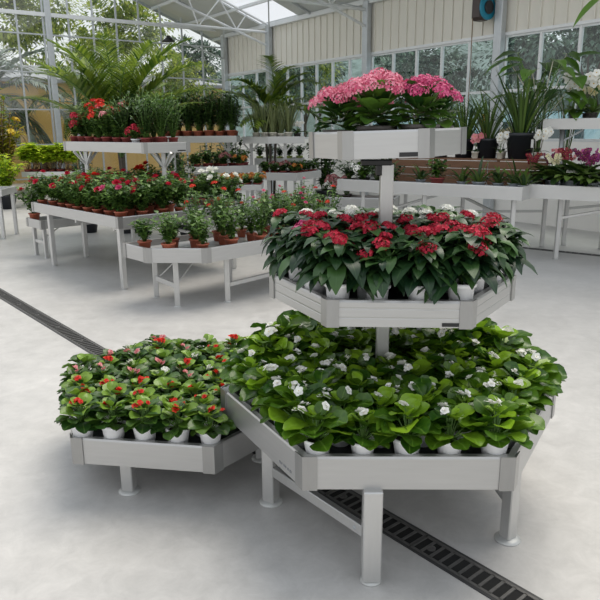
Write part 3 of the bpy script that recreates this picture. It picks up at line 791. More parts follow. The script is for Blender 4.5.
LOWP = [bush(random.Random(850 + k), .07, .06, 'pot_red', h, w, lm, 9, 13, L, .6, c, nb, .03, kd, sh) for k, (h, w, lm, L, c, nb, kd, sh) in enumerate((
    (.10, .20, 'rose_leaf', .05, 'orange_petal', 4, 'dome', 'oval'), (.13, .22, 'variegated_leaf', .06, None, 0, 'dome', 'oval'), (.12, .22, 'lime_leaf', .05, 'cream_petal', 4, 'dome', 'oval'), (.12, .2, 'dark_leaf', .05, 'heather_petal', 5, 'dome', 'oval'), (.16, .2, 'kalanchoe_leaf', .055, None, 0, 'dome', 'round')))]
LN = ['low orange flowered plant', 'low white-striped plant', 'low lime plant with cream flowers', 'low dusky flowered plant', 'low round-leaved green plant']
place_rows(LOWP, LN, bm4, (-1.3, 11.82), (.91, .41), .20, .20, .09, .94, 'of the white angular succulent bench', 'potted plant', 'low plants on the white angular bench', lambda r, k: (3, 0, 2, 1, 1)[k % 5] if r == 0 else 4, sc_=(1.1, 1.5))
bl4 = quad((-1.27, 10.68), .66, .62)
simple_bench('display_bench', 'low white bench of orange flowers in front of the succulents', bl4, .76, .09, ((-1.2, 10.75), (-.68, 10.75), (-1.2, 11.22), (-.68, 11.22)))
place_rows(LOWP, LN, bl4, (-.94, 10.68), (1, 0), .15, .16, .08, .70, 'of the low bench of orange flowers', 'potted plant', 'orange flowers on the low bench', lambda r, k: 0, sc_=(1.1, 1.35))
# sansevieria stand
up5 = [(-1.06, 12.75), (-.565, 12.5), (.10, 12.55), (.10, 13.15), (-1.0, 13.25)]
s5 = thing('raised_tray', 'raised white tray of upright sword-leaved plants in cream pots', 'plant stand', (-.26, 12.62, 0))
tray(s5, up5, 1.495, .125, .05, 'tray', (-.26, 12.62), 'white_metal', 'zinc_bed', ridge=False)
for x, y in ((-.26, 12.66), (-.92, 12.95)):
    m = MB(); beam(m, (x + .26, y - 12.62, .012), (x + .26, y - 12.62, 1.38), .06, .06, 'white_metal'); p_ = part('post', m, s5)
    for sg in (-1, 1):
        m = MB(); beam(m, (x + .26, y - 12.62, 1.2), (x + .26 + sg * .15, y - 12.62, 1.372), .028, .028, 'white_metal'); part('arm', m, p_)
    m = MB(); lathe(m, [(.07, 0), (.07, .006), (.03, .014)], 'white_metal', (x + .26, y - 12.62, 0), 14); part('foot', m, p_)
SW = [blades(random.Random(900 + k), .12, .075, 'pot_cream', 20, .56, 'sword_leaf', .032, .45, .3) for k in range(3)]
for k, (x, y) in enumerate(((-.80, 12.76), (-.64, 12.68), (-.48, 12.63), (-.33, 12.62), (-.19, 12.63), (-.62, 12.95), (-.42, 12.92), (-.2, 12.93))):
    plant('snake_plant', SW[k % 3], (x, y, 1.445), 'sword-leaved plant in cream pot, %s from left in the %s row of its raised tray' % (ORD[k if k < 5 else k - 5], 'front' if k < 5 else 'back'), 'potted plant', 'sword-leaved plants on the raised tray', rng.random() * 6, rng.uniform(.9, 1.1))
plant('potted_plant', orchid(random.Random(9), .11, .07, 'pot_dark', 'white_petal', 3, .22, .035, 4, 8, .25), (-.03, 12.72, 1.445), 'white flowered plant at the right end of the sword-leaved plants', 'potted plant')
bm5 = [(-.72, 12.24), (-.05, 12.0), (.42, 12.86), (.35, 13.3), (-.74, 13.2)]
simple_bench('display_bench', 'white angular bench of green and orange plants under the raised sword-leaved plants', bm5, .86, .14, ((-.55, 12.35), (-.08, 12.3), (.3, 12.9), (-.6, 13.05)), braces=(((-.08, 12.3, .3), (.3, 12.9, .3)),))
place_rows(LOWP, LN, bm5, (-.33, 12.1), (.94, -.34), .17, .18, .085, .80, 'under the sword-leaved plants', 'potted plant', 'low plants under the sword-leaved plants', lambda r, k: (4, 4, 3, 0, 4)[(k + r) % 5], skip=lambda p: (p - V((-.26, 12.66))).length < .13 or p.y > 12.75, sc_=(1.0, 1.3))
bb5 = quad((-1.0, 15.1), 1.12, .6)
simple_bench('display_bench', 'far white bench of dark plants in lime green pots', bb5, 1.0, .14, ((-.9, 15.2), (.05, 15.2), (-.9, 15.6), (.05, 15.6)))
LIME = [bush(random.Random(950 + k), .10, .075, 'pot_lime', .26, .26, 'dark_leaf', 9, 14, .07, .6, None, 0, 0, 'rose', 'oval') for k in range(2)]
place_rows(LIME, ['dark leafy plant in lime pot'] * 2, bb5, (-.44, 15.1), (1, 0), .2, .24, .10, .94, 'of the far white bench', 'potted plant', 'lime pots on the far white bench')

# palms
def palm(label, x, y, zb, H, L, n, leafmat, el0, el1, ll, lw, seed, nl=24, droop=1.5, canes=1, pot=('pot_black', .30, .20), nm='potted_palm', hang=.5, trunk='trunk'):
    R = random.Random(seed); o = thing(nm, label, 'palm', (x, y, zb))
    if pot: part('pot', (lambda m: (lathe(m, [(pot[2] * .7, 0), (pot[2] * .75, .01), (pot[2], pot[1] * .9), (pot[2] + .01, pot[1] * .9), (pot[2] + .01, pot[1]), (pot[2] - .01, pot[1]), (pot[2] - .02, pot[1] * .8)], pot[0]), m)[1])(MB()), o, smooth=True)
    z0 = pot[1] * .8 if pot else 0
    m = MB()
    tops = []
    for c in range(canes):
        a = c * 2.4; rr = .06 * sqrt(c) if canes > 1 else 0
        t = V((cos(a) * rr * 2.2, sin(a) * rr * 2.2, z0 + H * (1 - .12 * (c % 3)))); tops.append(t)
        tube(m, [(cos(a) * rr, sin(a) * rr, z0), (t.x * .7, t.y * .7, z0 + H * .5), t], (.09 if canes == 1 else .018) * max(.5, min(1.4, H)), trunk, 8)
    part('trunk', m, o, smooth=True)
    for k in range(n):
        m = MB(); e = el0 + (el1 - el0) * (k / max(1, n - 1)); t = tops[k % canes]
        frond(m, t, k * 2.4 + R.uniform(-.3, .3), e + R.uniform(-.08, .08), L * R.uniform(.82, 1.12), leafmat, droop, nl, ll, lw, R, hang)
        part('frond', m, o, smooth=True)
    return o
palm('large feathery palm rising behind the scarlet geraniums', -2.80, 10.7, 0, 1.28, 1.9, 28, 'palm_leaf', .72, 1.5, .44, .040, 21, 34, 1.15, canes=3, hang=.35)
palm('slender cane palm rising above the sword-leaved plants', -.60, 14.0, 0, 1.65, 1.45, 17, 'palm_leaf', .5, 1.5, .42, .05, 22, 26, 1.6, canes=4)

# ================================================================== benches on the right
aL = V((.55, 9.45))
rbL = quad(aL, 2.63, 1.5, dirb, bck)
b6 = simple_bench('long_bench', 'long white bench carrying the brown board riser and dark pots', rbL, .93, .16,
    [tuple(aL + dirb * a + bck * b) for a, b in ((.35, .12), (1.3, .12), (2.5, .12), (.35, 1.4), (1.3, 1.4), (2.5, 1.4))], mat='white_metal',
    braces=[((*(aL + dirb * 2.5 + bck * .12), .50), (*(aL + dirb * 1.4 + bck * .8), .76)), ((*(aL + dirb * 2.5 + bck * 1.4), .50), (*(aL + dirb * 1.3 + bck * 1.35), .42)), ((*(aL + dirb * .35 + bck * .12), .40), (*(aL + dirb * 1.3 + bck * 1.2), .76))])
aR = V((2.80, 8.13))
rbR = quad(aR, 1.75, 1.5, dirb, bck)
simple_bench('long_bench', 'white orchid bench at the right edge, right of the board riser', rbR, .945, .165,
    [tuple(aR + dirb * a + bck * b) for a, b in ((.33, .30), (.12, 1.4), (.62, 1.4), (1.55, .30), (1.5, 1.4))],
    braces=[((*(aR + dirb * .33 + bck * .30), .52), (*(aR + dirb * 1.5 + bck * .9), .77)), ((*(aR + dirb * .12 + bck * 1.4), .52), (*(aR + dirb * .62 + bck * 1.4), .60))])
# board riser
o = aL + dirb * .28 + bck * .80
ri = thing('board_riser', 'brown plank riser standing on the long white bench', 'riser', (o.x, o.y, .87))
for j in range(3):
    for k in range(3):
        m = MB(); a = dirb * (.005 + .80 * k); b = dirb * (.795 + .80 * k); beam(m, (a.x, a.y, .055 + .105 * j), (b.x, b.y, .055 + .105 * j), .02, .098, 'board', bev=.003); part('board', m, ri)
m = MB(); a = dirb * 1.2 + bck * .22; box(m, (a.x, a.y, .335), (2.4, .46, .022), 'board', rz=atan2(dirb.y, dirb.x), bev=.003); part('top_board', m, ri)
for k in (0, .8, 1.6, 2.4):
    m = MB(); a = dirb * (k * .99 + .012) + bck * .40; box(m, (a.x, a.y, .165), (.03, .03, .325), 'board', rz=atan2(dirb.y, dirb.x)); part('batten', m, ri)
ZR = .87 + .346
# dark pots of strap-leaved orchids on the riser
CYM = [blades(random.Random(960 + k), .27, .155, 'pot_black', 46, .72, 'strap_leaf', .028, .7, .8) for k in range(2)]
rp = lambda s, b=.20: (*(o + dirb * s + bck * b), ZR)
for s, v, sc1, lab in ((1.95, 0, 1.25, 'big dark pot of strap leaves with a white tag, rightmost on the riser'), (1.50, 1, .98, 'dark pot of strap leaves, second from right on the riser'),
                 (1.16, 0, .95, 'dark pot of strap leaves beneath the yellow spike on the riser'), (.80, 1, .9, 'dark pot of strap leaves half hidden behind the top tray'), (.44, 0, .86, 'dark pot of strap leaves at the hidden left end of the riser')):
    pp = plant('strap_leaf_plant', CYM[v], rp(s), lab, 'potted plant', 'dark pots on the riser', s * 3, sc1)
    if s > 1.9:
        m = MB(); box(m, (.055, -.150, .16), (.028, .004, .085), 'white_tag', bev=.001); tg = part('tag', m, pp, label='white tag'); pp.rotation_euler.z = .15
# yellow bromeliad spike
R = random.Random(31); fo = MB(); fl = MB()
for k in range(16): leaf(fo, (0, 0, .1), sph(k * 2.4, R.uniform(.5, 1.2)), .34, .045, 'strap_leaf', 'strap', 1.1, .3, R.random())
tube(fl, [(0, 0, .1), (0, 0, .5)], .008, 'stem')
for k in range(42):
    z = .30 + .27 * k / 42; rr = .075 * (1 - .55 * k / 42); leaf(fl, (0, 0, z), sph(k * 2.4, .5), rr, .03, 'orange_petal' if k % 3 == 0 else 'yellow_petal', 'petal', -.3, .3, R.random())
plant('bromeliad', [('pot', pot_mesh(.12, .08, .06, 'pot_dark')), ('foliage', fo.mesh('foliage')), ('flower_spike', fl.mesh('flower_spike'))], rp(1.36, .36), 'yellow flower spike plant on the riser between two dark pots', 'potted plant')
# white and pink orchids in front of dark pots
for s, b, pm, lab, seed, H in ((1.72, .10, 'white_petal', 'white orchid on the riser, left of the big dark pot', 41, .25), (1.38, .08, 'pale_pink_petal', 'pale pink orchid on the riser between two dark pots', 42, .24),
                          (2.22, .09, 'white_petal', 'white orchid at the right end of the riser', 43, .30), (1.66, .36, 'cream_petal', 'cream orchid at the back of the riser', 44, .3)):
    plant('orchid', orchid(random.Random(seed), .09, .05, 'pot_cream', pm, 2, H, .048, 6, 4, .14, az=-1.6), rp(s, b), lab, 'orchid')
# broad-leaved plant
def broad(label, loc, L, n, seed, H, pot=(.14, .1), azs=None, leafmat='broad_leaf', group=None):
    R = random.Random(seed); fo = MB(); stm = MB()
    for k in range(n):
        a = azs[k] if azs else k * 2.4 + R.uniform(-.4, .4); h = H * R.uniform(.6, 1.0); rr = L * R.uniform(.5, 1.3)
        t = V((cos(a) * rr, sin(a) * rr, pot[0] + h))
        tube(stm, [(0, 0, pot[0] * .8), (t.x * .35, t.y * .35, pot[0] + h * .7), t], .006, 'pale_stem' if k % 3 == 0 else 'stem', 5)
        l = L * R.uniform(.8, 1.15); leaf(fo, t, sph(a + R.uniform(-.5, .5), R.uniform(-.3, .25)), l, l * .72, leafmat, 'heart', .7, .22, R.random(), cross=5, wave=.06)
    return plant('broad_leaved_plant', [('pot', pot_mesh(pot[0], pot[1], pot[1] * .75, 'pot_dark')), ('stems', stm.mesh('stems')), ('foliage', fo.mesh('foliage'))], loc, label, 'potted plant', group)
q = aL + dirb * 2.35 + bck * 1.33
broad('broad glossy-leaved plant towering behind the big dark pot', (q.x, q.y, .87), .36, 24, 51, 1.6)
q = aR + dirb * .10 + bck * 1.15
broad('broad-leaved plant behind the left end of the orchid shelf', (q.x, q.y, .885), .32, 16, 52, 1.3)
# small green plants in front of the riser
FRN = [blades(random.Random(970 + k), .045, .055, 'pot_grey', 16, .2, 'strap_leaf', .028, 1.1, 1.3) for k in range(2)]
for k, (a, b) in enumerate(((1.02, .55), (1.38, .32), (1.66, .5), (1.92, .42), (2.15, .5), (2.38, .45), (2.55, .3))):
    p = aL + dirb * a + bck * b
    plant('small_green_plant', FRN[k % 2] if k != 1 else LOWP[4], (p.x, p.y, .87), 'small green plant, %s from left before the brown riser' % ORD[k], 'potted plant', 'small plants before the riser', k * 1.3, 1.35 + .25 * (k % 2))
VAR = [bush(random.Random(980 + k), .05, .065, 'pot_dark', .20, .26, lm, 10, 12, .08, .45, c, nb, .04, 'dome', 'lance') for k, (lm, c, nb) in enumerate((('variegated_leaf', None, 0), ('kalanchoe_leaf', 'white_petal', 2), ('dark_leaf', None, 0)))]
for k, (a, b, v) in enumerate(((.12, .12, 2), (.33, .14, 1), (.55, .14, 0), (.78, .16, 2), (.20, .40, 0), (.46, .42, 2))):
    p = aL + dirb * a + bck * b
    plant('small_foliage_plant', VAR[v], (p.x, p.y, .87), '%s, %s from the left end of the long white bench' % (('white-striped plant', 'green plant with white blooms', 'dark leafy plant')[v], ORD[k]), 'potted plant', 'foliage at the left end of the long bench', k * 1.1, 1.3)
# orchid shelf on the right
sL = aR + dirb * -.12 + bck * .80
shp = quad(sL, 1.8, .5, dirb, bck)
sh = thing('orchid_shelf', 'raised white shelf of white orchids over the orchid bench', 'shelf', (sL.x, sL.y, .885))
tray(sh, shp, 1.728 - .885, .135, .03, 'tray', sL, 'white_metal', 'white_metal', corner=0, ridge=False)
for a in (.20, 1.35):
    d = dirb * a + bck * .2
    m = MB(); lathe(m, [(.03, 0), (.03, .70)], 'galv', (d.x, d.y, .01), 14); p_ = part('post', m, sh, smooth=True)
    m = MB(); lathe(m, [(.07, 0), (.07, .008), (.045, .03), (.032, .09)], 'galv', (d.x, d.y, 0), 16); part('post_base', m, p_, smooth=True)
    m = MB(); d2 = d + dirb * .26; beam(m, (d.x, d.y, .55), (d2.x, d2.y, .70), .02, .02, 'galv'); part('brace', m, p_)
ZS = 1.728 - .03
for k, (a, b, pm, H, seed) in enumerate(((.32, .18, 'white_petal', .50, 61), (.56, .2, 'white_petal', .55, 62), (.80, .18, 'white_petal', .5, 63), (.44, .36, 'cream_petal', .42, 64))):
    p = sL + dirb * a + bck * b
    plant('moth_orchid', orchid(random.Random(seed), .10, .055, 'pot_dark', pm, 2, H, .055, 6, 6, .26, az=3.5 + k), (p.x, p.y, ZS), '%s moth orchid, %s on the raised shelf' % ('cream' if pm[0] == 'c' else 'white', ['first from left', 'second from left', 'third from left', 'at the back'][k]), 'orchid', 'moth orchids on the raised shelf')
p = sL + dirb * 1.30 + bck * .22
R = random.Random(53); fo = MB(); stm = MB()
for k, (tx, ty, tz, dx, dy, dz, L) in enumerate(((-.74, .16, 1.28, -.8, -.1, -.62, .50), (.10, -.1, 1.0, .6, -.6, -.1, .42), (-.15, .2, .85, -.5, .7, 0, .40), (.25, .1, 1.2, .8, .3, -.1, .42), (-.30, -.05, .62, -.8, -.5, .1, .34))):
    tp = V((tx, ty, .14 + tz)); tube(stm, [(0, 0, .1), (tx * .25, ty * .25, .14 + tz * .75), tp], .008, 'stem', 6)
    leaf(fo, tp, (dx, dy, dz), L, L * .55, 'broad_leaf', 'heart', .35, .2, R.uniform(.5, 1), cross=5)
plant('broad_leaved_plant', [('pot', pot_mesh(.14, .1, .075, 'pot_dark')), ('stems', stm.mesh('stems')), ('foliage', fo.mesh('foliage'))], (p.x, p.y, ZS), 'broad green leaf plant overhanging the raised orchid shelf at the right edge', 'potted plant')
# orchids on the bench below
OC = [('plum_petal', 'dark plum orchid'), ('white_petal', 'low white orchid'), ('violet_petal', 'violet orchid'), ('cream_petal', 'cream orchid'), ('burgundy_petal', 'burgundy orchid'), ('pale_pink_petal', 'pale pink orchid')]
OCM = [orchid(random.Random(70 + k), .10, .068, 'pot_grey', c, 3, .34 if k != 1 else .10, .023, 8, 20, .34, az=3.6 + k) for k, (c, nme) in enumerate(OC)]
lay = ((.22, .30, 3), (.46, .22, 1), (.62, .36, 0), (.72, .16, 1), (.88, .30, 3), (1.02, .18, 2), (.30, .55, 5), (.60, .62, 2), (.85, .55, 3), (1.2, .3, 5), (1.15, .55, 0), (1.4, .2, 3), (.36, .42, 4), (.12, .5, 0), (.5, .5, 0))
for k, (a, b, v) in enumerate(lay):
    p = aR + dirb * a + bck * b
    plant('orchid', OCM[v], (p.x, p.y, .885), '%s in grey pot, %s along the orchid bench' % (OC[v][1], ORD[k]), 'orchid', 'orchids on the orchid bench', 0, rng.uniform(.95, 1.15))
plant('orchid', orchid(random.Random(91), .10, .06, 'pot_grey', 'burgundy_petal', 2, .36, .026, 8, 6, .2, az=4.), (*(aL + dirb * 2.52 + bck * .62), .87), 'burgundy orchid at the right end of the long bench beside the shelf post', 'orchid')
# planter of heathers
ph = quad((.44, 11.05), 1.15, .55, V((.95, -.31)))
ht = simple_bench('planter_trough', 'low grey trough of heathers left of the long white bench', ph, .52, .16, ((.55, 11.15), (1.4, 10.9), (.7, 11.5), (1.5, 11.25)), mat='alu', cat='planter', bedmat='board')
HT = [bush(random.Random(990 + k), .08, .06, 'pot_dark', .28, .22, 'dark_leaf', 12, 16, .03, .4, c, 10, .045, 'dome') for k, c in enumerate(('heather_petal', 'white_petal'))]
for k, (x, y, v) in enumerate(((.58, 11.18, 0), (.78, 11.12, 0), (.60, 11.40, 1), (.84, 11.32, 1))):
    plant('heather', HT[v], (x, y, .46), '%s heather, %s row of the low grey trough, %s' % (('dusky red', 'white')[v], 'front' if k < 2 else 'back', 'left' if k % 2 == 0 else 'right'), 'potted plant', 'heathers in the low trough', k * 1.1, 1.1)

# ================================================================== far left
b9 = quad((-6.18, 14.85), 1.12, .7)
simple_bench('display_bench', 'white bench of young lime green trees by the glass wall', b9, .75, .11, ((-5.55, 14.95), (-5.15, 14.95), (-6.1, 15.4), (-5.15, 15.4)))
YT = [bush(random.Random(1000 + k), .10, .075, 'pot_red', .56, .42, 'lime_leaf', 9, 34, .12, .55, None, 0, 0, 'rose', 'oval', low=.5, stem='cane') for k in range(2)]
place_rows(YT, ['young lime green tree'] * 2, b9, (-5.6, 14.85), (1, 0), .19, .24, .10, .69, 'of the bench by the glass wall', 'young tree', 'young trees by the glass wall', sc_=(.95, 1.1))
CRO = bush(random.Random(55), .32, .22, 'pot_black', 2.2, 1.0, 'croton_leaf', 26, 30, .20, .42, 'yellow_petal', 5, .09, 'dome', 'lance', low=.25, stem='cane')
plant('croton_shrub', CRO, (-6.9, 15.6, 0), 'tall yellow and green croton shrub in a black pot at the far left edge', 'potted shrub')
LSH = bush(random.Random(56), .30, .22, 'pot_black', .95, .9, 'lime_leaf', 18, 30, .13, .5, None, 0, 0, 'rose', 'oval', low=.2)
plant('leafy_shrub', LSH, (-6.35, 14.3, 0), 'leafy green shrub in a dark tub just left of the young lime trees', 'potted shrub')
BGR = [bush(random.Random(1100 + k), .3, .18, 'pot_black', 1.25, .8, 'dark_leaf', 14, 34, .16, .4, None, 0, 0, 'rose', 'lance', low=.1) for k in range(2)]
for k, (x, y) in enumerate(((-2.6, 14.0), (-2.0, 14.3), (-1.4, 14.0), (.55, 14.5), (-3.45, 10.75), (-2.05, 10.35), (-1.7, 9.95))):
    plant('floor_shrub', BGR[k % 2], (x, y, 0), ('dark leafy floor shrub behind the raised trays, %s from left' % ORD[k]) if k < 4 else ('dark leafy floor shrub behind the rose bench, %s from left' % ORD[k - 4]), 'potted shrub', 'dark floor shrubs', k * 1.7, (.9 + .08 * k) if k < 4 else .82)
bfl = quad((-5.55, 10.0), 1.02, .7, V((.99, .08)))
simple_bench('display_bench', 'white bench cut by the left edge of the picture', bfl, .76, .1, ((-5.4, 10.1), (-4.6, 10.12), (-5.4, 10.6), (-4.6, 10.6)))
plant('white_flower_pot', ROSE[4], (-4.72, 10.2, .70), 'white flowered plant on the bench cut by the left edge', 'potted plant', None, 0, .8)

# ================================================================== building
RW = radians(35); DR = V((sin(RW), -cos(RW))); NI = V((-cos(RW), -sin(RW))); CR = V((-2.14, 20.25))
def W(t, n, z=0.): q = CR + DR * t + NI * n; return (q.x, q.y, z)
EAVE = 4.25; SL = .37
def roofz(n): return EAVE + SL * n
NL, TR = 9.0, 21.0
m = MB(); vs = [(-16, -6, 0), (14, -6, 0), (14, 26, 0), (-16, 26, 0)]
pf = [W(-.0, -.05)[:2], W(-.0, NL + 3)[:2], W(TR + 3, NL + 3)[:2], W(TR + 3, -.05)[:2]]
prism(m, pf, -.12, 0, 'floor'); struct('floor', m)
# right wall: low white base, windows, cladding
def wall_strip(mb, t0, t1, z0, z1, mat, n0=-.06, n1=0.):
    a = W(t0, (n0 + n1) / 2, (z0 + z1) / 2); b = W(t1, (n0 + n1) / 2, (z0 + z1) / 2); beam(mb, a, b, abs(n1 - n0), z1 - z0, mat)
m = MB(); wall_strip(m, 0, TR, 0, 1.40, 'low_wall')
wr = struct('wall_right', m)
m = MB(); wall_strip(m, 0, TR, 3.18, EAVE, 'clad')
t = 0
while t < TR:
    beam(m, W(t + .1, .012, 3.19), W(t + .1, .012, EAVE), .03, .024, 'clad', up=(DR.x, DR.y, 0)); t += .24
beam(m, W(0, .02, 3.185), W(TR, .02, 3.185), .05, .05, 'white_steel')
struct('trim_1', m)
POSTS = [.16, 2.54, 6.42, 9.92, 13.6]
for i in range(len(POSTS) - 1):
    t0, t1 = POSTS[i] + .06, POSTS[i + 1] - .06
    m = MB(); k = max(2, round((t1 - t0) / .66))
    for j in range(k + 1):
        t = t0 + (t1 - t0) * j / k; beam(m, W(t, -.02, 1.40), W(t, -.02, 3.17), .06, .045, 'white_steel', up=(DR.x, DR.y, 0))
    for z in (1.42, 2.25, 3.15): beam(m, W(t0, -.02, z), W(t1, -.02, z), .05, .045, 'white_steel')
    w = struct('window_%d' % (i + 1), m)
    m = MB(); vs = [W(t0, -.03, 1.41), W(t1, -.03, 1.41), W(t1, -.03, 3.17), W(t0, -.03, 3.17)]; m.add(vs, [(0, 1, 2, 3)], 'window_glass'); part('glass', m, w)
for i, t in enumerate(POSTS):
    m = MB(); beam(m, W(t, .10, 0), W(t, .10, EAVE - .02), .13, .16, 'galv', up=(DR.x, DR.y, 0), bev=.01); struct('trim_%d' % (i + 2), m)
# glass gable wall on the left
def gz(n): return roofz(n) - .10
m = MB(); n = .0; mul = []
while n < NL - 1:
    nn_ = n + .10; beam(m, W(.0, nn_, .02), W(.0, nn_, gz(nn_)), .026, .045, 'galv', up=(NI.x, NI.y, 0)); n += .62
for z in (.45, 1.30, 2.16, 3.05, 3.94): beam(m, W(.0, .0, z), W(.0, NL, z), .045, .032, 'galv')
gw = struct('window_6', m)
m = MB(); m.add([W(-.02, 0, .02), W(-.02, NL, .02), W(-.02, NL, gz(NL)), W(-.02, 0, gz(0))], [(0, 1, 2, 3)], 'glass'); part('glass', m, gw)
m = MB(); beam(m, W(.05, 0, 4.40), W(.05, NL, 4.40), .07, .09, 'white_steel'); struct('trim_8', m)
m = MB(); beam(m, W(.05, 4.95, 0), W(.05, 4.95, gz(4.95)), .12, .14, 'galv', up=(NI.x, NI.y, 0), bev=.01); struct('trim_9', m)
# roof
NR = 3.0
SKT = (2.15, 3.88); SKN = (.08, 1.75)
def roof_quad(mb, t0, t1, n0, n1, mat, th=.04):
    a = [W(t0, n0, roofz(n0)), W(t1, n0, roofz(n0)), W(t1, n1, roofz(n1)), W(t0, n1, roofz(n1))]
    vs = a + [(x, y, z + th) for x, y, z in a]
    mb.add(vs, [(0, 1, 2, 3), (7, 6, 5, 4), (0, 4, 5, 1), (1, 5, 6, 2), (2, 6, 7, 3), (3, 7, 4, 0)], mat)
m = MB()
roof_quad(m, -.75, SKT[0], -.35, NR, 'roof'); roof_quad(m, SKT[1], 15, -.35, NR, 'roof'); roof_quad(m, SKT[0], SKT[1], -.35, SKN[0], 'roof'); roof_quad(m, SKT[0], SKT[1], SKN[1], NR, 'roof')
struct('ceiling', m)
m = MB(); vs = [W(SKT[0], SKN[0], roofz(SKN[0]) + .02), W(SKT[1], SKN[0], roofz(SKN[0]) + .02), W(SKT[1], SKN[1], roofz(SKN[1]) + .02), W(SKT[0], SKN[1], roofz(SKN[1]) + .02)]
m.add(vs, [(0, 1, 2, 3)], 'skylight_glass'); o = struct('window_7', m)
m = MB()
for n in (.02, .95, 1.9, 2.85): beam(m, W(-.7, n, roofz(n) - .04), W(15, n, roofz(n) - .04), .05, .07, 'white_steel')
for t in (-.7, .85, 4.4, 8.2, 11.8): beam(m, W(t, -.3, roofz(-.3) - .03), W(t, NR, roofz(NR) - .03), .05, .06, 'galv', up=(DR.x, DR.y, 0))
struct('trim_10', m)
m = MB(); beam(m, W(-.7, -.30, roofz(-.3) - .06), W(15, -.30, roofz(-.3) - .06), .12, .12, 'galv'); beam(m, W(0, .09, EAVE - .02), W(15, .09, EAVE - .02), .07, .1, 'white_steel'); struct('trim_11', m)
for i, t in enumerate((2.54, 6.42, 9.92)):
    m = MB()
    tube(m, [W(t, .1, 4.06), W(t, NR, 4.06)], .032, 'white_steel', 8)
    tube(m, [W(t, .1, 3.72), W(t, NR, 3.72 + .315 * NR)], .030, 'white_steel', 8)
    tube(m, [W(t, .0, EAVE - .05), W(t, NR, roofz(NR) - .09)], .03, 'white_steel', 8)
    for n0, n1 in ((1.05, .75), (1.05, 1.5), (2.1, 1.5), (2.1, 2.5)): tube(m, [W(t, n0, 4.06), W(t, n1, roofz(n1) - .09)], .018, 'white_steel', 6)
    struct('trim_%d' % (12 + i), m)
m = MB(); tube(m, [W(.2, .15, 3.6), W(1.35, .75, roofz(.75) - .1)], .025, 'galv', 6); tube(m, [W(2.6, .12, 4.05), W(4.9, 1.6, roofz(1.6) - .1)], .016, 'galv', 6); tube(m, [W(6.5, .12, 4.05), W(4.6, 1.6, roofz(1.6) - .1)], .016, 'galv', 6); struct('trim_15', m)
# floodlight under the roof near the gable
q = W(.45, 1.95, 0); fz = 3.93
fld = thing('floodlight', 'black floodlight on a long arm from the corner post by the glass wall', 'light', (q[0], q[1], fz))
m = MB(); lathe(m, [(.17, 0), (.175, .02), (.06, .11), (.05, .15), (.02, .16)], 'black', seg=16); part('hood', m, fld, smooth=True)
m = MB(); e0 = V(W(.18, .15, 3.62)) - V((q[0], q[1], fz)); tube(m, [(0, 0, .14), e0 * .5 + V((0, 0, .07)), e0], .018, 'galv', 6); part('bracket_arm', m, fld)
# hose reel on the right wall
q = W(9.62, .26, 3.62)
hr = thing('hose_reel', 'brown wall hose reel with teal side beside the steel post', 'hose reel', q, 0)
rzr = atan2(DR.y, DR.x)
m = MB(); box(m, (0, 0, 0), (.26, .26, .40), 'brown', rz=rzr, bev=.05); part('housing', m, hr)
for sgn, mt, rr, nm_ in ((.135, 'teal', .20, 'side_disc'), (.165, 'black', .11, 'hub')):
    m = MB(); lathe(m, [(rr, 0), (rr, .02), (rr - .015, .03)], mt, seg=24); d = part(nm_, m, hr, tuple(V((DR.x, DR.y, 0)) * sgn), smooth=False); d.rotation_euler = (0, pi / 2, rzr)
m = MB(); p = V((NI.x, NI.y, 0)); beam(m, -p * .13, -p * .25, .08, .10, 'black'); part('wall_bracket', m, hr)
m = MB(); b = -V((DR.x, DR.y, 0)) * .07 + p * .12; tube(m, [b + V((0, 0, -.15)), b + V((.01, 0, -.9)), b + V((0, 0, -1.9))], .008, 'cane', 6); part('hose', m, hr)

# drains
def drain(name, label, P, Q, w, seg_len, detail):
    P = V(P); Q = V(Q); d = (Q - P); L = d.length; d.normalize(); s = V((-d.y, d.x))
    o = thing(name, label, 'drain', (P.x, P.y, 0))
    m = MB()
    for sg in (-1, 1): a = s * sg * (w / 2 - .006); b = a + d * L; beam(m, (a.x, a.y, .002), (b.x, b.y, .002), .012, .004, 'grate_frame')
    part('frame', m, o)
    m = MB(); b = d * L; beam(m, (0, 0, .0008), (b.x, b.y, .0008), w, .0012, 'pit'); part('channel', m, o)
    n = int(L / seg_len)
    for k in range(n):
        m = MB(); x0 = k * seg_len + .004; x1 = (k + 1) * seg_len - .004
        for sg in (-1, 1):
            a = s * sg * (w / 2 - .018) + d * x0; b = s * sg * (w / 2 - .018) + d * x1; beam(m, (a.x, a.y, .003), (b.x, b.y, .003), .012, .004, 'grate')
        bars = int(seg_len / .042) if detail else 6
        for j in range(bars + 1):
            x = x0 + (x1 - x0) * j / bars; a = s * (w / 2 - .02) + d * x; b = s * -(w / 2 - .02) + d * x; beam(m, (a.x, a.y, .003), (b.x, b.y, .003), .012 if detail else .01, .004, 'grate')
        a = d * (x0 + .06); lathe(m, [(.018, .001), (.018, .006), (.010, .006), (.010, .003)], 'grate', (a.x, a.y, 0), 12)
        part('grate', m, o)
dd = V((.642, -.767))
Pm = V((.47, 2.30))
drain('channel_drain', 'long slotted black floor drain crossing the floor under both front stands', Pm - dd * 7.0, Pm + dd * 1.0, .135, .5, True)
drain('channel_drain', 'thin dark floor drain behind the legs of the orchid bench', (1.2, 10.5), (5.4, 7.2), .11, 1.0, False)

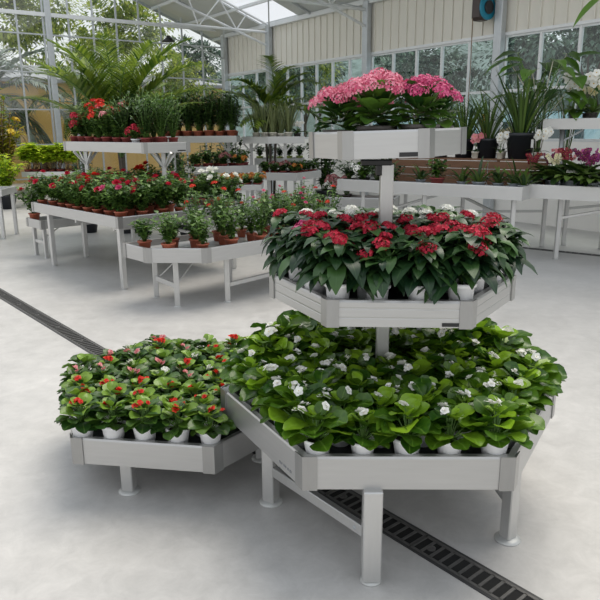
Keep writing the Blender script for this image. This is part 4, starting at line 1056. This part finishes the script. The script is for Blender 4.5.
# ================================================================== outside
m = MB(); prism(m, [W(-14, -9)[:2], W(-14, 20)[:2], W(0, 20)[:2], W(0, -.05)[:2], W(30, -.05)[:2], W(30, -30)[:2], W(-14, -30)[:2]][::-1], -.2, -.04, 'ground'); struct('garden_ground', m)
m = MB(); vs = []; hn = 48
for i in range(hn):
    for j in range(7):
        t = -34 + 62 * i / (hn - 1); f = j / 6; q = W(t, -9.5 - 12 * f, -.1 + (6.2 + .8 * sin(t * .7) + .5 * sin(t * 1.9 + 1)) * (1 - (1 - f) ** 2)); vs.append(q)
m.add(vs, [(i * 7 + j, (i + 1) * 7 + j, (i + 1) * 7 + j + 1, i * 7 + j + 1) for i in range(hn - 1) for j in range(6)], 'hill'); struct('garden_hill', m, smooth=True)
# ochre building beyond the gable
hb = thing('ochre_building', 'ochre rendered building with slate roof beyond the glass wall', 'building', W(-5.6, 3, -.04))
q0 = V(W(-5.6, 3, 0))
def Wl(t, n, z): return V(W(t, n, z + .04)) - q0
m = MB(); c = Wl(-7.1, 4.5, 1.62); box(m, c, (3.0, 15.0, 3.34), 'ochre', rz=atan2(DR.y, DR.x)); part('wall', m, hb)
m = MB(); a = [Wl(-5.2, -3.4, 3.28), Wl(-5.2, 12.4, 3.28), Wl(-9.0, 12.4, 3.28), Wl(-9.0, -3.4, 3.28), Wl(-7.1, 1.2, 3.85), Wl(-7.1, 10.4, 3.85)]
m.add(a + [p + V((0, 0, -.1)) for p in a[:4]], [(0, 1, 5, 4), (1, 2, 5), (2, 3, 4, 5), (3, 0, 4), (0, 6, 7, 1), (1, 7, 8, 2), (2, 8, 9, 3), (3, 9, 6, 0), (9, 8, 7, 6)], 'slate'); part('roof', m, hb)
for n in (5.3,):
    m = MB(); beam(m, Wl(-5.57, n, 1.2), Wl(-5.57, n + .7, 1.2), .06, 1.9, 'white_steel'); wv = part('shutter', m, hb)
    m = MB(); beam(m, Wl(-5.53, n + .08, 1.2), Wl(-5.53, n + .62, 1.2), .03, 1.7, 'car_glass'); part('pane', m, wv)
# trees: crowns of many small leaf sprays
CROWN = {}
def crown_mesh(key, mat, n, seed, lw=.22, sx=1., sz=1.):
    R = random.Random(seed); mb = MB()
    lumps = [(sph(R.random() * 6.28, R.uniform(-.5, 1.4)) * R.uniform(.2, .75), R.uniform(.3, .5)) for _ in range(14)]
    for k in range(n):
        c, r = R.choice(lumps); d = sph(R.random() * 6.28, R.uniform(-1.2, 1.57)); p = c + d * r * R.uniform(.7, 1.)
        p = V((p.x * sx, p.y * sx, p.z * sz)); l = lw * R.uniform(.6, 1.3)
        leaf(mb, p, d + V((0, 0, R.uniform(-.7, .1))), l, l * .5, mat, 'quad', .5, .2, R.random() ** 1.3)
    CROWN[key] = mb.mesh('crown')
crown_mesh('sun', 'tree_leaf', 4200, 1, .085); crown_mesh('blue', 'blue_tree_leaf', 5200, 2, .085); crown_mesh('hedge', 'blue_tree_leaf', 4200, 3, .08, 1.2, .7)
TRK = MB(); tube(TRK, [(0, 0, 0), (.05, .02, .5), (0, 0, 1)], [.09, .07, .05], 'trunk', 8)
for kx in range(5): a = kx * 1.26; tube(TRK, [(0, 0, .8), (cos(a) * .3, sin(a) * .3, 1.25)], [.035, .015], 'trunk', 5)
TRK = TRK.mesh('trunk')
def tree(label, p, H, Rr, key, rz=0., nm='garden_tree'):
    o = thing(nm, label, 'tree', (p[0], p[1], -.04), rz, 'trees outside the glass')
    link('trunk', TRK, o, scale=(1.2, 1.2, max(.3, H - Rr * .9)))
    link('crown', CROWN[key], o, (0, 0, H - Rr * .2), scale=(Rr, Rr, Rr * .9))
for k, (t, n, H, Rr, key, lab) in enumerate((
    (-2.9, .4, 3.1, 1.5, 'sun', 'sunlit green tree outside the right end of the glass wall'), (-11.5, 2.6, 6.2, 2.8, 'sun', 'tall yellow green tree behind the ochre roof, right of the big palm'), (-12, -2, 6.0, 3.0, 'sun', 'sunlit tree behind the corner post'),
    (-12.5, 7.2, 5.8, 2.7, 'blue', 'grey green tree behind the ochre roof at upper left'), (-11.5, 10, 6, 2.8, 'sun', 'leafy tree beyond the palm at the far left edge'),
    (-11.0, 5.2, 4.5, 1.7, 'sun', 'low sunlit tree just behind the ochre roof, left of the big palm'), (-11.2, .2, 4.6, 1.8, 'sun', 'low sunlit tree behind the right end of the ochre roof'), (-11.2, 8.6, 4.6, 1.8, 'blue', 'low grey green tree behind the ochre roof at far left'), (-10.0, -4.2, 4.4, 1.8, 'blue', 'low grey green tree past the right end of the ochre building'),
    )): tree(lab, W(t, n), H, Rr, key, k * 1.3)
for k, (t, n, H, Rr, key) in enumerate(((-3.5, -4.5, 3.6, 1.8, 'blue'), (-6.5, -7.5, 4.2, 2.1, 'sun'), (-9.5, -10.5, 4.6, 2.2, 'blue'), (-13, -10, 5, 2.4, 'blue'), (-2.0, -9., 4.4, 2.0, 'blue'))):
    tree('tree outside beyond the room corner, %s along' % ORD[k], W(t, n), H, Rr, key, k * 1.1)
for k in range(11):
    t = 1.0 + 2.1 * k + rng.uniform(-.4, .4); nn_ = -7.5 - (k % 3) * 2.0
    tree('blue green tree outside the right windows, %s from the room corner' % ORD[k], W(t, nn_), 3.4 + (k % 4) * .5, 2.2, 'blue', k * .9)
for k in range(7):
    tree('dark bush outside the right windows, %s from the room corner' % ORD[k], W(.8 + 2.1 * k, -4.2 - (k % 2)), 1.2, 1.1, 'hedge', k, 'garden_bush')
palm('grey palm with hanging fronds outside the glass at upper left', *W(-2.2, 6.1)[:2], -.04, 2.6, 2.5, 26, 'grey_palm_leaf', -.6, 1.3, .66, .075, 25, 28, 1.5, pot=None, nm='garden_palm', hang=.7)
palm('dense green palm outside the glass at the left edge', *W(-1.9, 7.9)[:2], -.04, 2.1, 2.3, 20, 'palm_leaf', -.5, 1.3, .6, .06, 27, 26, 1.5, pot=None, nm='garden_palm', hang=.7)
palm('green palm outside the glass behind the big feathery palm', *W(-2.6, 3.6)[:2], -.04, 2.5, 2.0, 18, 'palm_leaf', -.3, 1.3, .55, .06, 26, 24, 1.5, pot=None, nm='garden_palm', hang=.6)
# parked cars outside the right windows
def car(label, p, rz):
    o = thing('parked_van', label, 'van', (p[0], p[1], -.04), rz, 'parked vans outside')
    m = MB()
    prof = [(-2.0, .35), (-2.05, .75), (-1.9, .92), (-1.3, 1.15), (-.85, 1.95), (1.8, 2.02), (1.98, 1.6), (2.03, .95), (2.05, .4)]
    w = .84; k = len(prof); vs = []
    for sg in (-1, 1):
        for x, z in prof: vs.append((x, sg * (w if z < 1.2 else w * .92), z))
    fs = [(i, (i + 1) % k, k + (i + 1) % k, k + i) for i in range(k)] + [tuple(range(k))[::-1], tuple(range(k, 2 * k))]
    m.add(vs, fs, 'car_paint'); part('body', m, o)
    m = MB()
    for sg in (-1, 1): m.add([(-1.1, sg * .85, 1.22), (1.7, sg * .85, 1.22), (1.65, sg * .79, 1.8), (-.8, sg * .79, 1.8)], [(0, 1, 2, 3)], 'car_glass')
    m.add([(-1.30, -.66, 1.22), (-1.30, .66, 1.22), (-.94, .62, 1.86), (-.94, -.62, 1.86)], [(0, 1, 2, 3)], 'car_glass'); part('windows', m, o)
    for x in (-1.3, 1.3):
        for sg in (-1, 1):
            m = MB(); lathe(m, [(.32, -.1), (.32, .1), (.2, .11), (.18, .09)], 'black', seg=20); wl = part('wheel', m, o, (x, sg * .78, .32)); wl.rotation_euler = (pi / 2 * -sg, 0, 0)
for k, (t, n, lab) in enumerate(((8.2, -3.6, 'pale blue van outside the windows behind the magenta flowers'), (11.6, -2.9, 'pale blue van outside the windows at the right edge'), (3.4, -4.0, 'pale blue van outside the windows left of the pink flowers'))): car(lab, W(t, n), atan2(DR.y, DR.x) + .1 * k)

# ================================================================== light
w = bpy.data.worlds.new('sky'); sc.world = w; w.use_nodes = True; nt = w.node_tree; nt.nodes.clear()
wo = node(nt, 'ShaderNodeOutputWorld'); bg = node(nt, 'ShaderNodeBackground', ins={1: 1.0})
tc = node(nt, 'ShaderNodeTexCoord'); sx = node(nt, 'ShaderNodeSeparateXYZ'); nt.links.new(tc.outputs['Generated'], sx.inputs[0])
rp_ = node(nt, 'ShaderNodeValToRGB'); cr = rp_.color_ramp
cr.elements[0].position = .0; cr.elements[0].color = (1.0, 1.0, .98, 1); cr.elements[1].position = .8; cr.elements[1].color = (.90, .96, 1.04, 1)
e_ = cr.elements.new(.25); e_.color = (.97, .99, 1.02, 1)
nt.links.new(sx.outputs[2], rp_.inputs[0]); nt.links.new(rp_.outputs[0], bg.inputs[0]); nt.links.new(bg.outputs[0], wo.inputs[0])
bg.inputs[1].default_value = .92
sun = bpy.data.lights.new('sun', 'SUN'); sun.energy = 2.6; sun.angle = radians(42); sun.color = (1., .92, .80)
so = bpy.data.objects.new('sun', sun); COL.objects.link(so)
so.rotation_euler = V((.30, .42, 1.15)).to_track_quat('Z', 'Y').to_euler()

# ================================================================== camera
cam = bpy.data.cameras.new('camera'); co = bpy.data.objects.new('camera', cam); COL.objects.link(co)
cam.sensor_width = 36; cam.lens = 655 / 600 * 36; cam.clip_end = 200
co.matrix_world = Matrix.Translation((0, 0, 1.6)) @ Matrix.Rotation(radians(90 - 14.5), 4, 'X') @ Matrix.Rotation(radians(-.4), 4, 'Z')
sc.camera = co
vs_ = sc.view_settings; vs_.view_transform = 'Standard'; vs_.look = 'None'; vs_.exposure = 0.09; vs_.gamma = 1.0; vs_.use_curve_mapping = False
